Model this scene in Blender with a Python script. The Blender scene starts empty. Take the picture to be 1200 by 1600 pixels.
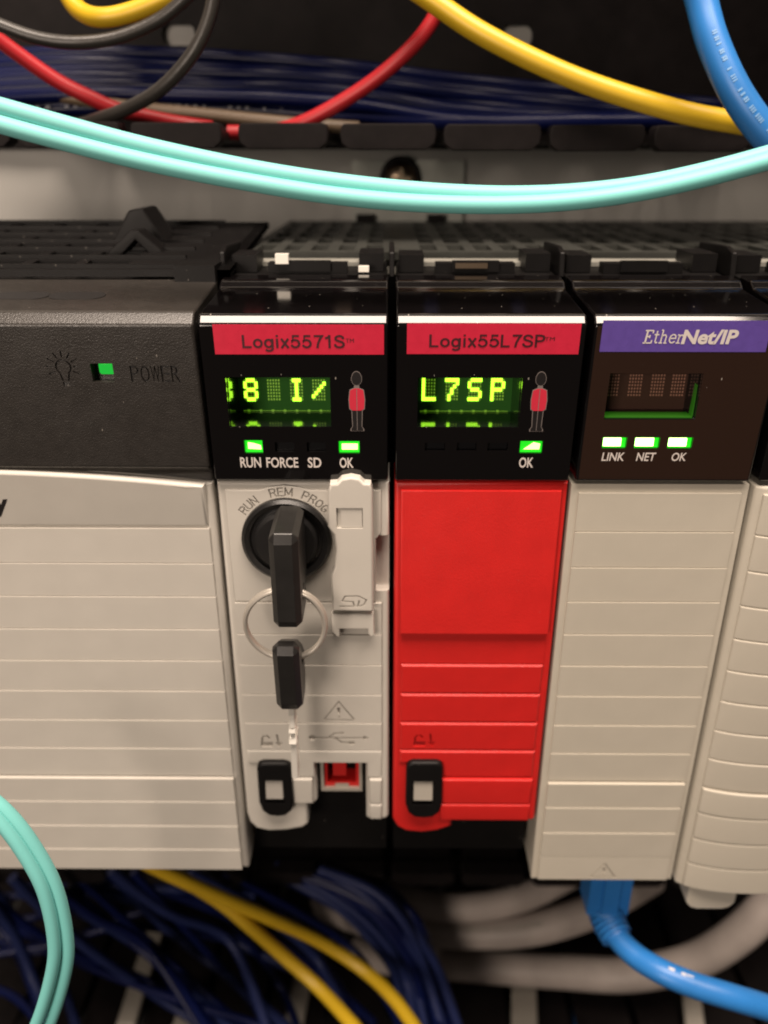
import bpy, bmesh, math, random
from mathutils import Vector, Matrix

random.seed(7)
S = 0.001                                  # everything below is written in millimetres
SC = bpy.context.scene
COL = SC.collection

# ------------------------------------------------------------------ camera, world, lamps, exposure
PITCH, CAMY, FPX = math.radians(24.0), -149.0, 1250.0
cam_data = bpy.data.cameras.new('camera')
cam = bpy.data.objects.new('camera', cam_data)
COL.objects.link(cam)
cam.location = (0, CAMY * S, 0)
cam.rotation_euler = (math.pi / 2 - PITCH, 0, math.radians(0.458))
cam_data.sensor_fit = 'VERTICAL'
cam_data.sensor_height = 36.0
cam_data.lens = 36.0 * FPX / 1600.0
cam_data.clip_start = 0.005
cam_data.clip_end = 20
cam_data.dof.use_dof = True
cam_data.dof.focus_distance = 0.150
cam_data.dof.aperture_fstop = 11.5
SC.render.filter_size = 1.5
SC.cycles.filter_width = 1.9
SC.camera = cam

world = bpy.data.worlds.new('World')
SC.world = world
world.use_nodes = True
wb = world.node_tree.nodes['Background']
wb.inputs[0].default_value = (1.0, 0.80, 0.66, 1)
wb.inputs[1].default_value = 0.05


def area(name, loc, target, size, power, color):
    d = bpy.data.lights.new(name, 'AREA')
    d.shape = 'RECTANGLE'
    d.size, d.size_y = size[0] * S, size[1] * S
    d.energy = power
    d.color = color
    o = bpy.data.objects.new(name, d)
    COL.objects.link(o)
    o.location = Vector(loc) * S
    o.rotation_euler = (Vector(target) - Vector(loc)).to_track_quat('-Z', 'Y').to_euler()
    return o


area('ceiling_lamp', (30, -200, 640), (20, -60, -60), (660, 320), 15.5, (1.0, 0.835, 0.70))
area('aisle_lamp', (-330, -700, 70), (20, 20, -90), (260, 260), 3.0, (1.0, 0.835, 0.70))
SC.view_settings.view_transform = 'Standard'
SC.view_settings.look = 'None'
SC.view_settings.exposure = 0.0
SC.view_settings.gamma = 1.0

# ------------------------------------------------------------------ photograph rays -> points on a plane of known depth
CT, ST = math.cos(PITCH), math.sin(PITCH)


def ray(px, py):
    k = -(py - 800.0) / FPX
    return ((px - 610.0) / FPX, CT + k * ST, -ST + k * CT)


def at(px, py, Y):
    dx, dy, dz = ray(px, py)
    t = (Y - CAMY) / dy
    return Vector((dx * t, Y, dz * t))


def atz(px, py, Z):
    dx, dy, dz = ray(px, py)
    return Vector((dx * Z / dz, CAMY + dy * Z / dz, Z))


LB, LA = -2.4 / 31.4, -0.8 - 2.4 * 59.2 / 31.4        # the display faces lean out: y = LA + LB z


def fy(z):
    return LA + LB * z


def atl(px, py, off=0.0):
    dx, dy, dz = ray(px, py)
    t = (LA + off - CAMY) / (dy - LB * dz)
    return Vector((dx * t, CAMY + dy * t, dz * t))


# ------------------------------------------------------------------ materials
def mat(name, color, rough=0.5, metal=0.0, coat=0.0, emit=None, estr=0.0, spec=0.5, noise=0.0, nscale=900.0,
        bump=0.0, bscale=6000.0, speck=0.0, sheen=0.0, trans=0.0):
    m = bpy.data.materials.new(name)
    m.use_nodes = True
    nt = m.node_tree
    b = nt.nodes['Principled BSDF']
    b.inputs['Base Color'].default_value = (*color, 1)
    b.inputs['Roughness'].default_value = rough
    b.inputs['Metallic'].default_value = metal
    b.inputs['Specular IOR Level'].default_value = spec
    b.inputs['Coat Weight'].default_value = coat
    b.inputs['Coat Roughness'].default_value = 0.06
    if emit:
        b.inputs['Emission Color'].default_value = (*emit, 1)
        b.inputs['Emission Strength'].default_value = estr
    tc = nt.nodes.new('ShaderNodeTexCoord')
    col_out = None
    if noise > 0:
        n = nt.nodes.new('ShaderNodeTexNoise')
        n.inputs['Scale'].default_value = nscale
        n.inputs['Detail'].default_value = 5
        nt.links.new(tc.outputs['Object'], n.inputs['Vector'])
        r = nt.nodes.new('ShaderNodeValToRGB')
        r.color_ramp.elements[0].position, r.color_ramp.elements[1].position = 0.3, 0.7
        r.color_ramp.elements[0].color = (*[c * (1 - noise) for c in color], 1)
        r.color_ramp.elements[1].color = (*[min(1, c * (1 + noise)) for c in color], 1)
        nt.links.new(n.outputs['Fac'], r.inputs['Fac'])
        col_out = r.outputs['Color']
        # worn gloss
        mr = nt.nodes.new('ShaderNodeMapRange')
        mr.inputs['To Min'].default_value = max(0.02, rough - 0.06)
        mr.inputs['To Max'].default_value = min(1, rough + 0.10)
        n2 = nt.nodes.new('ShaderNodeTexNoise')
        n2.inputs['Scale'].default_value = nscale * 0.25
        nt.links.new(tc.outputs['Object'], n2.inputs['Vector'])
        nt.links.new(n2.outputs['Fac'], mr.inputs['Value'])
        nt.links.new(mr.outputs['Result'], b.inputs['Roughness'])
    if speck > 0:                                      # dust specks and lint
        v = nt.nodes.new('ShaderNodeTexVoronoi')
        v.inputs['Scale'].default_value = 640.0
        mp = nt.nodes.new('ShaderNodeMapping')
        mp.inputs['Scale'].default_value = (1.25, 0.8, 0.6)
        nt.links.new(tc.outputs['Object'], mp.inputs['Vector'])
        nt.links.new(mp.outputs['Vector'], v.inputs['Vector'])
        sx = nt.nodes.new('ShaderNodeSeparateColor')
        nt.links.new(v.outputs['Color'], sx.inputs['Color'])
        lim = nt.nodes.new('ShaderNodeMath'); lim.operation = 'MULTIPLY'
        lim.inputs[1].default_value = 0.10
        pw = nt.nodes.new('ShaderNodeMath'); pw.operation = 'POWER'
        pw.inputs[1].default_value = 4.0
        nt.links.new(sx.outputs[0], pw.inputs[0])
        nt.links.new(pw.outputs[0], lim.inputs[0])
        lt = nt.nodes.new('ShaderNodeMath'); lt.operation = 'LESS_THAN'
        nt.links.new(v.outputs['Distance'], lt.inputs[0])
        nt.links.new(lim.outputs[0], lt.inputs[1])
        ml = nt.nodes.new('ShaderNodeMath'); ml.operation = 'MULTIPLY'
        ml.inputs[1].default_value = speck
        nt.links.new(lt.outputs[0], ml.inputs[0])
        mx = nt.nodes.new('ShaderNodeMix'); mx.data_type = 'RGBA'
        nt.links.new(ml.outputs[0], mx.inputs['Factor'])
        if col_out:
            nt.links.new(col_out, mx.inputs['A'])
        else:
            mx.inputs['A'].default_value = (*color, 1)
        mx.inputs['B'].default_value = (0.55, 0.5, 0.44, 1)
        col_out = mx.outputs['Result']
    if col_out:
        nt.links.new(col_out, b.inputs['Base Color'])
    if bump > 0:
        n = nt.nodes.new('ShaderNodeTexNoise')
        n.inputs['Scale'].default_value = bscale
        n.inputs['Detail'].default_value = 2
        nt.links.new(tc.outputs['Object'], n.inputs['Vector'])
        bp = nt.nodes.new('ShaderNodeBump')
        bp.inputs['Strength'].default_value = bump
        bp.inputs['Distance'].default_value = 0.0001
        nt.links.new(n.outputs['Fac'], bp.inputs['Height'])
        nt.links.new(bp.outputs['Normal'], b.inputs['Normal'])
    return m


M = dict(
    grey=mat('pale_grey_plastic', (0.51, 0.483, 0.435), 0.42, noise=0.03, nscale=120, bump=0.25, bscale=5000),
    beige=mat('beige_grey_plastic', (0.49, 0.455, 0.385), 0.42, noise=0.03, nscale=120, bump=0.25, bscale=5000),
    ink_shade_grey=mat('grey_print_and_recess_shade', (0.33, 0.305, 0.27), 0.5),  # cable print, and shade painted into engraved marks
    red=mat('red_plastic', (0.56, 0.015, 0.013), 0.40, noise=0.06, nscale=150, bump=0.6, bscale=4500, speck=0.06),
    red_dark=mat('red_recess_shade', (0.33, 0.006, 0.006), 0.5),  # shade painted into the engraved lock mark
    charcoal=mat('charcoal_plastic', (0.026, 0.023, 0.0205), 0.30, noise=0.12, nscale=500, bump=0.55, bscale=3500, speck=0.3),
    charcoal_shade=mat('charcoal_recess_shade', (0.008, 0.007, 0.007), 0.6),  # shade of engraved letters and dimples, painted as a darker charcoal
    gloss=mat('glossy_black_plastic', (0.0032, 0.0026, 0.0028), 0.10, coat=0.3, speck=0.5),
    gloss_reflection=mat('brown_reflection_paint', (0.024, 0.012, 0.008), 0.12, coat=0.3, speck=0.5),  # warm reflection painted in as the base colour
    mirror=mat('polished_black_plastic', (0.006, 0.006, 0.006), 0.09, coat=0.3, spec=0.7),
    black=mat('black_plastic', (0.0055, 0.005, 0.005), 0.42, spec=0.16, noise=0.1, nscale=300, speck=0.25),
    rubber=mat('black_key_plastic', (0.014, 0.0132, 0.0125), 0.33, noise=0.1, nscale=400, bump=0.2, bscale=6000),
    dial=mat('black_dial_plastic', (0.010, 0.0095, 0.0095), 0.32, bump=0.2, bscale=4000, speck=0.2),
    duct=mat('black_duct_plastic', (0.0085, 0.0068, 0.0068), 0.5, spec=0.10, noise=0.2, nscale=200, bump=0.4, bscale=1500),
    grille=mat('dark_grille_plastic', (0.036, 0.037, 0.033), 0.4, spec=0.3, noise=0.2, nscale=150),
    circuit=mat('mottled_grey_board', (0.25, 0.245, 0.215), 0.5, noise=0.25, nscale=120),
    panel=mat('beige_painted_steel', (0.40, 0.39, 0.365), 0.55, noise=0.06, nscale=30, bump=0.1, bscale=2000),
    plate=mat('grey_green_bracket_steel', (0.40, 0.41, 0.37), 0.45, noise=0.06, nscale=60),
    strip=mat('light_grey_strip', (0.33, 0.305, 0.265), 0.5, noise=0.1, nscale=80),
    white=mat('white_tab_plastic', (0.8, 0.77, 0.70), 0.3),
    latch_grey=mat('grey_latch_plastic', (0.34, 0.32, 0.29), 0.45, bump=1.0, bscale=2500),
    steel=mat('bright_steel', (0.90, 0.87, 0.80), 0.22, metal=0.45),
    shell=mat('dull_port_shell', (0.50, 0.46, 0.40), 0.4, metal=0.4),
    nickel=mat('nickel_wire', (0.74, 0.69, 0.61), 0.38, metal=0.75),
    brass=mat('bronze_contact', (0.45, 0.34, 0.24), 0.3, metal=1.0),
    label_red=mat('crimson_label_film', (0.60, 0.022, 0.055), 0.25, coat=0.5, noise=0.05, nscale=700),
    label_purple=mat('purple_label_film', (0.115, 0.070, 0.33), 0.25, coat=0.5, noise=0.06, nscale=700),
    ink_dark=mat('dark_maroon_ink', (0.055, 0.008, 0.012), 0.45),
    ink_white=mat('pale_print', (0.68, 0.62, 0.58), 0.4),
    ink_line=mat('grey_outline_print', (0.20, 0.17, 0.16), 0.4),
    ink_black=mat('black_print', (0.012, 0.010, 0.010), 0.4),
    coat_red=mat('red_print', (0.62, 0.03, 0.06), 0.35),
    disp=mat('green_display_block', (0.025, 0.12, 0.015), 0.7, spec=0.15),
    disp_off=mat('brown_display_block', (0.055, 0.026, 0.018), 0.6, spec=0.2),
    pad=mat('display_pad', (0.16, 0.28, 0.04), 0.4, emit=(0.35, 0.9, 0.03), estr=0.22),  # pads given a faint emission for the display's glow
    dot_on=mat('lit_dot', (0.2, 0.4, 0.02), 0.5, emit=(0.43, 1.0, 0.032), estr=2.7),
    dot_dim=mat('unlit_dot', (0.22, 0.34, 0.06), 0.4, emit=(0.32, 0.8, 0.03), estr=0.26),  # dots are off; their faint glow is put in as emission
    dot_off=mat('dead_dot', (0.34, 0.17, 0.12), 0.4),
    led_edge=mat('green_light_pipe', (0.02, 0.35, 0.02), 0.25, emit=(0.02, 1.0, 0.015), estr=0.75),
    led_core=mat('green_light_core', (0.2, 0.8, 0.1), 0.4, emit=(0.42, 1.0, 0.16), estr=4.2),
    led_core_w=mat('bright_light_core', (0.4, 0.9, 0.2), 0.4, emit=(0.62, 1.0, 0.30), estr=5.5),
    led_soft=mat('soft_green_light', (0.01, 0.30, 0.03), 0.3, emit=(0.01, 0.75, 0.06), estr=0.5),
    green_glow=mat('painted_green_glow', (0.02, 0.10, 0.008), 0.3, emit=(0.06, 0.6, 0.01), estr=0.06),  # spilled green light put in as a faint emission
    led_off=mat('dark_light_pipe', (0.004, 0.004, 0.005), 0.25),
    aqua=mat('aqua_jacket', (0.195, 0.585, 0.555), 0.50, noise=0.02, nscale=60, bump=0.1, bscale=3000),
    yellow=mat('yellow_jacket', (0.57, 0.365, 0.012), 0.4, noise=0.05, nscale=80),
    redwire=mat('red_jacket', (0.40, 0.012, 0.018), 0.4, noise=0.05, nscale=80),
    blackwire=mat('black_jacket', (0.030, 0.027, 0.024), 0.34, noise=0.1, nscale=80, bump=0.4, bscale=1200),
    navy=mat('navy_jacket', (0.0028, 0.0065, 0.050), 0.36, spec=0.25, noise=0.12, nscale=80),
    navy_deep=mat('deep_navy_jacket', (0.0018, 0.0042, 0.038), 0.30, spec=0.20),
    navy2=mat('faded_navy_jacket', (0.014, 0.022, 0.085), 0.45, spec=0.25, noise=0.15, nscale=80),
    blue=mat('bright_blue_jacket', (0.022, 0.17, 0.49), 0.38, noise=0.10, nscale=60),
    greycable=mat('grey_cable_jacket', (0.40, 0.35, 0.32), 0.5, noise=0.14, nscale=70),
    tan=mat('tan_jacket', (0.15, 0.105, 0.065), 0.45),
    blue_print=mat('faded_pale_print', (0.16, 0.33, 0.58), 0.45),
    print=mat('white_cable_print', (0.55, 0.55, 0.58), 0.5),
)

# ------------------------------------------------------------------ mesh helpers (millimetres)
ORIGIN = {}


def NB():
    return bmesh.new()


def box(bm, x0, x1, y0, y1, z0, z1):
    vs = [bm.verts.new(p) for p in ((x0, y0, z0), (x1, y0, z0), (x1, y1, z0), (x0, y1, z0),
                                    (x0, y0, z1), (x1, y0, z1), (x1, y1, z1), (x0, y1, z1))]
    for f in ((0, 3, 2, 1), (4, 5, 6, 7), (0, 1, 5, 4), (1, 2, 6, 5), (2, 3, 7, 6), (3, 0, 4, 7)):
        bm.faces.new([vs[i] for i in f])
    return bm


def loft(bm, A, B):
    a = [bm.verts.new(p) for p in A]
    b = [bm.verts.new(p) for p in B]
    n = len(a)
    bm.faces.new(a)
    bm.faces.new(b[::-1])
    for i in range(n):
        j = (i + 1) % n
        bm.faces.new((a[j], a[i], b[i], b[j]))
    bmesh.ops.recalc_face_normals(bm, faces=bm.faces[:])
    return bm


def prism(bm, pts, y0, y1):                            # outline in x, z
    f0 = y0 if callable(y0) else (lambda z: y0)
    f1 = y1 if callable(y1) else (lambda z: y1)
    return loft(bm, [(x, f0(z), z) for x, z in pts], [(x, f1(z), z) for x, z in pts])


def prismx(bm, pts, x0, x1):                           # outline in y, z
    return loft(bm, [(x0, y, z) for y, z in pts], [(x1, y, z) for y, z in pts])


def disc(cx, cz, r, n=40, rz=None):
    rz = rz or r
    return [(cx + r * math.cos(2 * math.pi * i / n), cz + rz * math.sin(2 * math.pi * i / n)) for i in range(n)]


def rrect(x0, x1, z0, z1, r, n=5):
    out = []
    for cx, cz, a in ((x1 - r, z1 - r, 0), (x0 + r, z1 - r, 90), (x0 + r, z0 + r, 180), (x1 - r, z0 + r, 270)):
        for i in range(n + 1):
            t = math.radians(a + 90 * i / n)
            out.append((cx + r * math.cos(t), cz + r * math.sin(t)))
    return out


def lathe(bm, cx, cz, prof, n=48):                     # prof: (radius, y)
    rings = []
    for r, y in prof:
        if r < 1e-6:
            rings.append([bm.verts.new((cx, y, cz))])
        else:
            rings.append([bm.verts.new((cx + r * math.cos(2 * math.pi * i / n), y, cz + r * math.sin(2 * math.pi * i / n)))
                          for i in range(n)])
    for a, b in zip(rings, rings[1:]):
        for i in range(n):
            j = (i + 1) % n
            if len(a) == 1:
                bm.faces.new((a[0], b[i], b[j]))
            elif len(b) == 1:
                bm.faces.new((a[j], a[i], b[0]))
            else:
                bm.faces.new((a[j], a[i], b[i], b[j]))
    bmesh.ops.recalc_face_normals(bm, faces=bm.faces[:])
    return bm


def smooth_path(pts, sub=8):
    P = [Vector(p) for p in pts]
    out = []
    for i in range(len(P) - 1):
        p0, p1, p2, p3 = P[max(i - 1, 0)], P[i], P[i + 1], P[min(i + 2, len(P) - 1)]
        for k in range(sub):
            t = k / sub
            out.append(0.5 * ((2 * p1) + (p2 - p0) * t + (2 * p0 - 5 * p1 + 4 * p2 - p3) * t * t
                              + (3 * p1 - p0 - 3 * p2 + p3) * t ** 3))
    out.append(P[-1])
    return out


def tube(bm, path, r, n=14, closed=False):
    P = [Vector(p) for p in path]
    m = len(P)
    nrm, rings = None, []
    for i in range(m):
        a = P[(i - 1) % m] if closed else P[max(i - 1, 0)]
        b = P[(i + 1) % m] if closed else P[min(i + 1, m - 1)]
        t = (b - a).normalized()
        if nrm is None:
            nrm = t.cross(Vector((0.12, 0.3, 1))).normalized()
        nrm = (nrm - t * nrm.dot(t)).normalized()
        bn = t.cross(nrm)
        rr = r(i / (m - 1)) if callable(r) else r
        rings.append([bm.verts.new(P[i] + nrm * (rr * math.cos(2 * math.pi * k / n)) + bn * (rr * math.sin(2 * math.pi * k / n)))
                      for k in range(n)])
    for i in range(m if closed else m - 1):
        A, B = rings[i], rings[(i + 1) % m]
        for k in range(n):
            bm.faces.new((A[k], A[(k + 1) % n], B[(k + 1) % n], B[k]))
    if not closed:
        bm.faces.new(rings[0][::-1])
        bm.faces.new(rings[-1])
    bmesh.ops.recalc_face_normals(bm, faces=bm.faces[:])
    return bm


def bev(bm, off, seg=2, ang=25, sel=None):
    es = [e for e in bm.edges if len(e.link_faces) == 2 and e.calc_face_angle(0) > math.radians(ang)
          and (sel is None or sel(e))]
    bmesh.ops.bevel(bm, geom=es, offset=off, offset_type='OFFSET', segments=seg, profile=0.5, affect='EDGES', clamp_overlap=True)
    return bm


def front_edges(ymax):
    return lambda e: all(v.co.y <= ymax for v in e.verts)


def to_mesh(bm, name='tmp'):
    me = bpy.data.meshes.new(name)
    bm.to_mesh(me)
    bm.free()
    return me


def cut(bm, cutter):                                   # exact boolean difference
    a = bpy.data.objects.new('tmp_a', to_mesh(bm))
    b = bpy.data.objects.new('tmp_b', to_mesh(cutter))
    COL.objects.link(a)
    COL.objects.link(b)
    md = a.modifiers.new('cut', 'BOOLEAN')
    md.operation, md.object, md.solver = 'DIFFERENCE', b, 'EXACT'
    md.use_self = True
    dg = bpy.context.evaluated_depsgraph_get()
    me = bpy.data.meshes.new_from_object(a.evaluated_get(dg))
    out = NB()
    out.from_mesh(me)
    ma, mb_ = a.data, b.data
    bpy.data.objects.remove(a)
    bpy.data.objects.remove(b)
    for x in (ma, mb_, me):
        bpy.data.meshes.remove(x)
    return out


def cut_marked(bm, cutter, y0, y1):                     # engraving whose floor takes a second material, recess shade painted darker
    bm = cut(bm, cutter)
    for f in bm.faces:
        f.normal_update()
        c = f.calc_center_median()
        if f.normal.y < -0.9 and y0 < c.y < y1:
            f.material_index = 1
    return bm


def emit(name, bm, material, parent=None, origin=None, ang=32):
    """link one mesh object; bm is in world millimetres"""
    if isinstance(bm, bpy.types.Mesh):
        me = bm
    else:
        if origin is None:
            xs = [v.co for v in bm.verts]
            lo = [min(v[i] for v in xs) for i in range(3)]
            hi = [max(v[i] for v in xs) for i in range(3)]
            origin = ((lo[0] + hi[0]) / 2, (lo[1] + hi[1]) / 2, lo[2])
        bmesh.ops.translate(bm, vec=-Vector(origin), verts=bm.verts[:])
        bmesh.ops.scale(bm, vec=(S, S, S), verts=bm.verts[:])
        me = to_mesh(bm, name)
        for p in me.polygons:
            p.use_smooth = True
        me.set_sharp_from_angle(angle=math.radians(ang))
    for m_ in (material if isinstance(material, (list, tuple)) else [material]):
        if len(me.materials) < 4 and m_.name not in [x.name for x in me.materials]:
            me.materials.append(m_)
    o = bpy.data.objects.new(name, me)
    COL.objects.link(o)
    if ang < 50:
        wn = o.modifiers.new('weighted_normal', 'WEIGHTED_NORMAL')
        wn.keep_sharp, wn.weight = True, 90
    ORIGIN[o.name] = Vector(origin)
    if parent:
        o.parent = parent
        o.location = (Vector(origin) - ORIGIN[parent.name]) * S
    else:
        o.location = Vector(origin) * S
    return o


def thing(name, label, cat, base, group=None):
    o = bpy.data.objects.new(name, None)
    o.empty_display_size = 0.01
    COL.objects.link(o)
    o.location = Vector(base) * S
    ORIGIN[o.name] = Vector(base)
    return tag(o, label, cat, group)


def tag(o, label, cat, group=None):
    o['label'], o['category'] = label, cat
    if group:
        o['group'] = group
    return o


def struct(o):
    o['kind'] = 'structure'
    return o


def text_raw(body, extrude=0.0, offset=0.0, shear=0.0):
    cu = bpy.data.curves.new('t', 'FONT')
    cu.body = body
    cu.size = 1.0
    cu.resolution_u = 4
    cu.extrude = extrude
    cu.offset = offset
    cu.shear = shear
    ob = bpy.data.objects.new('t', cu)
    COL.objects.link(ob)
    dg = bpy.context.evaluated_depsgraph_get()
    me = bpy.data.meshes.new_from_object(ob.evaluated_get(dg))
    bm = NB()
    bm.from_mesh(me)
    bpy.data.objects.remove(ob)
    bpy.data.curves.remove(cu)
    bpy.data.meshes.remove(me)
    bmesh.ops.remove_doubles(bm, verts=bm.verts[:], dist=1e-5)
    return bm


def text_fit(body, x0, x1, z0, z1, y, thick=0.0, rot=0.0, **kw):
    """text stretched into a rectangle; y: front surface (number or function of z)"""
    bm = text_raw(body, extrude=0.5 if thick else 0.0, **kw)
    vs = bm.verts
    ax, bx = min(v.co.x for v in vs), max(v.co.x for v in vs)
    ay, by = min(v.co.y for v in vs), max(v.co.y for v in vs)
    cx, cz = (x0 + x1) / 2, (z0 + z1) / 2
    c, s = math.cos(rot), math.sin(rot)
    for v in vs:
        u = (v.co.x - (ax + bx) / 2) / (bx - ax) * (x1 - x0)
        w = (v.co.y - (ay + by) / 2) / (by - ay) * (z1 - z0)
        x, z = cx + u * c - w * s, cz + u * s + w * c
        yy = y(z) if callable(y) else y
        v.co = (x, yy - v.co.z * thick, z)
    bmesh.ops.recalc_face_normals(bm, faces=bm.faces[:])
    if not thick:
        for f in bm.faces:
            f.normal_update()
            if f.normal.y > 0:
                f.normal_flip()
    return bm


def text_px(body, px0, px1, py0, py1, off=-0.07, **kw):
    a, b = atl(px0, py0), atl(px1, py1)
    return text_fit(body, a.x, b.x, b.z, a.z, lambda z: fy(z) + off, **kw)


def ring_pts(cx, cz, rx, rz, a0=0, a1=360, n=20):
    return [(cx + rx * math.cos(math.radians(a0 + (a1 - a0) * i / n)), cz + rz * math.sin(math.radians(a0 + (a1 - a0) * i / n))) for i in range(n + 1)]


STROKES = {                                              # centre lines of a plain grotesque alphabet, cap height 1
    'L': (0.66, [[(.08, 1), (.08, .075), (.62, .075)]]),
    'o': (0.68, [ring_pts(.33, .36, .255, .285)]),
    'g': (0.70, [ring_pts(.31, .36, .24, .285), [(.57, .72), (.57, .0)] + ring_pts(.32, .0, .25, .22, 0, -150, 8)]),
    'i': (0.26, [[(.12, 0), (.12, .72)], [(.12, .86), (.12, 1)]]),
    'x': (0.62, [[(.07, .72), (.55, 0)], [(.55, .72), (.07, 0)]]),
    '5': (0.70, [[(.59, .925), (.18, .925), (.11, .49)] + ring_pts(.32, .345, .27, .28, 140, -160, 16)]),
    '7': (0.66, [[(.05, .925), (.60, .925), (.44, .66), (.32, .34), (.27, 0)]]),
    '1': (0.60, [[(.08, .76), (.24, .80), (.33, .88), (.37, 1.0)], [(.37, 1.0), (.37, 0)]]),
    'S': (0.76, [[(.64, .70), (.60, .83), (.50, .91), (.36, .935), (.21, .90), (.12, .80), (.12, .67), (.20, .59), (.38, .525), (.55, .46), (.65, .36),
                  (.65, .23), (.56, .11), (.40, .065), (.22, .08), (.10, .18), (.06, .32)]]),
    'E': (0.78, [[(.05, .97), (.66, .97)], [(.66, 1.0), (.66, .76)], [(.05, .03), (.70, .03)], [(.70, .0), (.70, .25)], [(.21, 0), (.21, 1)], [(.25, 0), (.25, 1)],
                  [(.21, .52), (.48, .52)], [(.48, .40), (.48, .64)]]),
    't': (0.44, [[(.20, .95), (.20, .14), (.28, .04), (.40, .08)], [(.03, .66), (.40, .66)]]),
    'h': (0.74, [[(.20, 1), (.20, 0)], [(.06, 1), (.20, 1)], [(.06, .03), (.34, .03)], [(.20, .50), (.32, .63), (.45, .64), (.54, .52), (.54, .0)], [(.44, .03), (.68, .03)]]),
    'e': (0.62, [[(.10, .38), (.55, .38), (.53, .55), (.42, .66), (.28, .66), (.15, .56), (.10, .38), (.12, .20), (.24, .06), (.38, .04), (.56, .16)]]),
    'r': (0.52, [[(.18, .66), (.18, 0)], [(.04, .64), (.18, .64)], [(.04, .03), (.34, .03)], [(.18, .44), (.30, .62), (.44, .62), (.48, .54)]]),
    'P': (0.72, [[(.09, 0), (.09, .925), (.40, .925), (.56, .87), (.62, .72), (.57, .56), (.40, .49), (.09, .49)]]),
}


def ribbon(bm, pts, w, y):
    P = [Vector(p) for p in pts]
    closed = (P[0] - P[-1]).length < 1e-4
    if closed:
        P = P[:-1]
    n = len(P)
    L, R_ = [], []
    for i in range(n):
        a = P[i - 1] if (closed or i > 0) else P[i]
        b = P[(i + 1) % n] if (closed or i < n - 1) else P[i]
        d0 = (P[i] - a).normalized() if (P[i] - a).length > 0 else (b - P[i]).normalized()
        d1 = (b - P[i]).normalized() if (b - P[i]).length > 0 else d0
        m_ = (Vector((-d0.y, d0.x)) + Vector((-d1.y, d1.x))).normalized()
        k_ = w / 2 / max(0.45, m_.dot(Vector((-d1.y, d1.x))))
        L.append(bm.verts.new((P[i].x + m_.x * k_, y, P[i].y + m_.y * k_)))
        R_.append(bm.verts.new((P[i].x - m_.x * k_, y, P[i].y - m_.y * k_)))
    for i in range(n if closed else n - 1):
        j = (i + 1) % n
        bm.faces.new((L[i], R_[i], R_[j], L[j]))


def stroke_text(body, px0, px1, py0, py1, off, w=0.155, shear=0.0):
    bm = NB()
    x, c_ = 0.0, 0
    for chx in body:
        adv, st = STROKES[chx]
        for pl_ in st:
            ribbon(bm, [(p[0] + x + p[1] * shear, p[1]) for p in pl_], w, c_ * 0.003)
            c_ = (c_ + 1) % 3
        x += adv + (0.07 if w > 0.12 else 0.0)
    a, b = atl(px0, py0), atl(px1, py1)
    vs = bm.verts
    ax, bx = min(v.co.x for v in vs), max(v.co.x for v in vs)
    az, bz = min(v.co.z for v in vs), max(v.co.z for v in vs)
    for v in vs:
        z = b.z + (v.co.z - az) / (bz - az) * (a.z - b.z)
        v.co = (a.x + (v.co.x - ax) / (bx - ax) * (b.x - a.x), fy(z) + off - v.co.y, z)
    for f_ in bm.faces:
        f_.normal_update()
        if f_.normal.y > 0:
            f_.normal_flip()
    return bm


# ------------------------------------------------------------------ shared shapes
def lap(bm, y, amt=0.21):                                # each band leans a little, its upper edge proud of the band above
    zs = [v.co.z for v in bm.verts]
    z0, z1 = min(zs), max(zs)
    for v in bm.verts:
        if v.co.y < y + 0.01:
            v.co.y -= amt * (v.co.z - z0) / (z1 - z0)
    return bm


def ribs(parent, rows, material, x0, x1, y=0.0, depth=1.2, bevel=0.36, notch=None):
    """grooved door face: each band between two grooves is a piece of its own"""
    cache = {}
    for top, bot in rows:
        key = round(top - bot, 2)
        if notch and (top, bot) in notch:
            pts = notch[(top, bot)]
            if not pts:
                continue
            for outline in pts:
                bm = lap(prism(NB(), outline, y, y + depth), y)
                bev(bm, bevel, 2, 40, front_edges(y + 0.01))
                emit('rib', bm, material, parent)
            continue
        org = ((x0 + x1) / 2, y, bot)
        if key in cache:
            emit('rib', cache[key], material, parent, org)
            continue
        bm = lap(box(NB(), x0, x1, y, y + depth, bot + 0.1, top - 0.1), y)
        bev(bm, bevel, 2 if bevel > 0.4 else 1, 40, front_edges(y + 0.01))
        o = emit('rib', bm, material, parent, org)
        cache[key] = o.data


def lens_profile(zb=-59.2):
    return [(fy(zb), zb), (fy(-27.9), -27.9), (fy(-27.9) + 1.5, -26.2), (17.5, -24.6), (19.6, -23.2), (25.0, -22.8), (25.0, zb)]


# 5 x 7 dot patterns
GLYPH = {'8': ['01110', '10001', '10001', '01110', '10001', '10001', '01110'],
         'I': ['01110', '00100', '00100', '00100', '00100', '00100', '01110'],
         '/': ['00000', '00001', '00010', '00100', '01000', '10000', '00000'],
         'L': ['10000', '10000', '10000', '10000', '10000', '10000', '11111'],
         '7': ['11111', '00001', '00010', '00100', '00100', '01000', '01000'],
         'S': ['01111', '10000', '10000', '01110', '00001', '00001', '11110'],
         'P': ['11110', '10001', '10001', '11110', '10000', '10000', '10000'],
         ' ': ['00000'] * 7}


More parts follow.
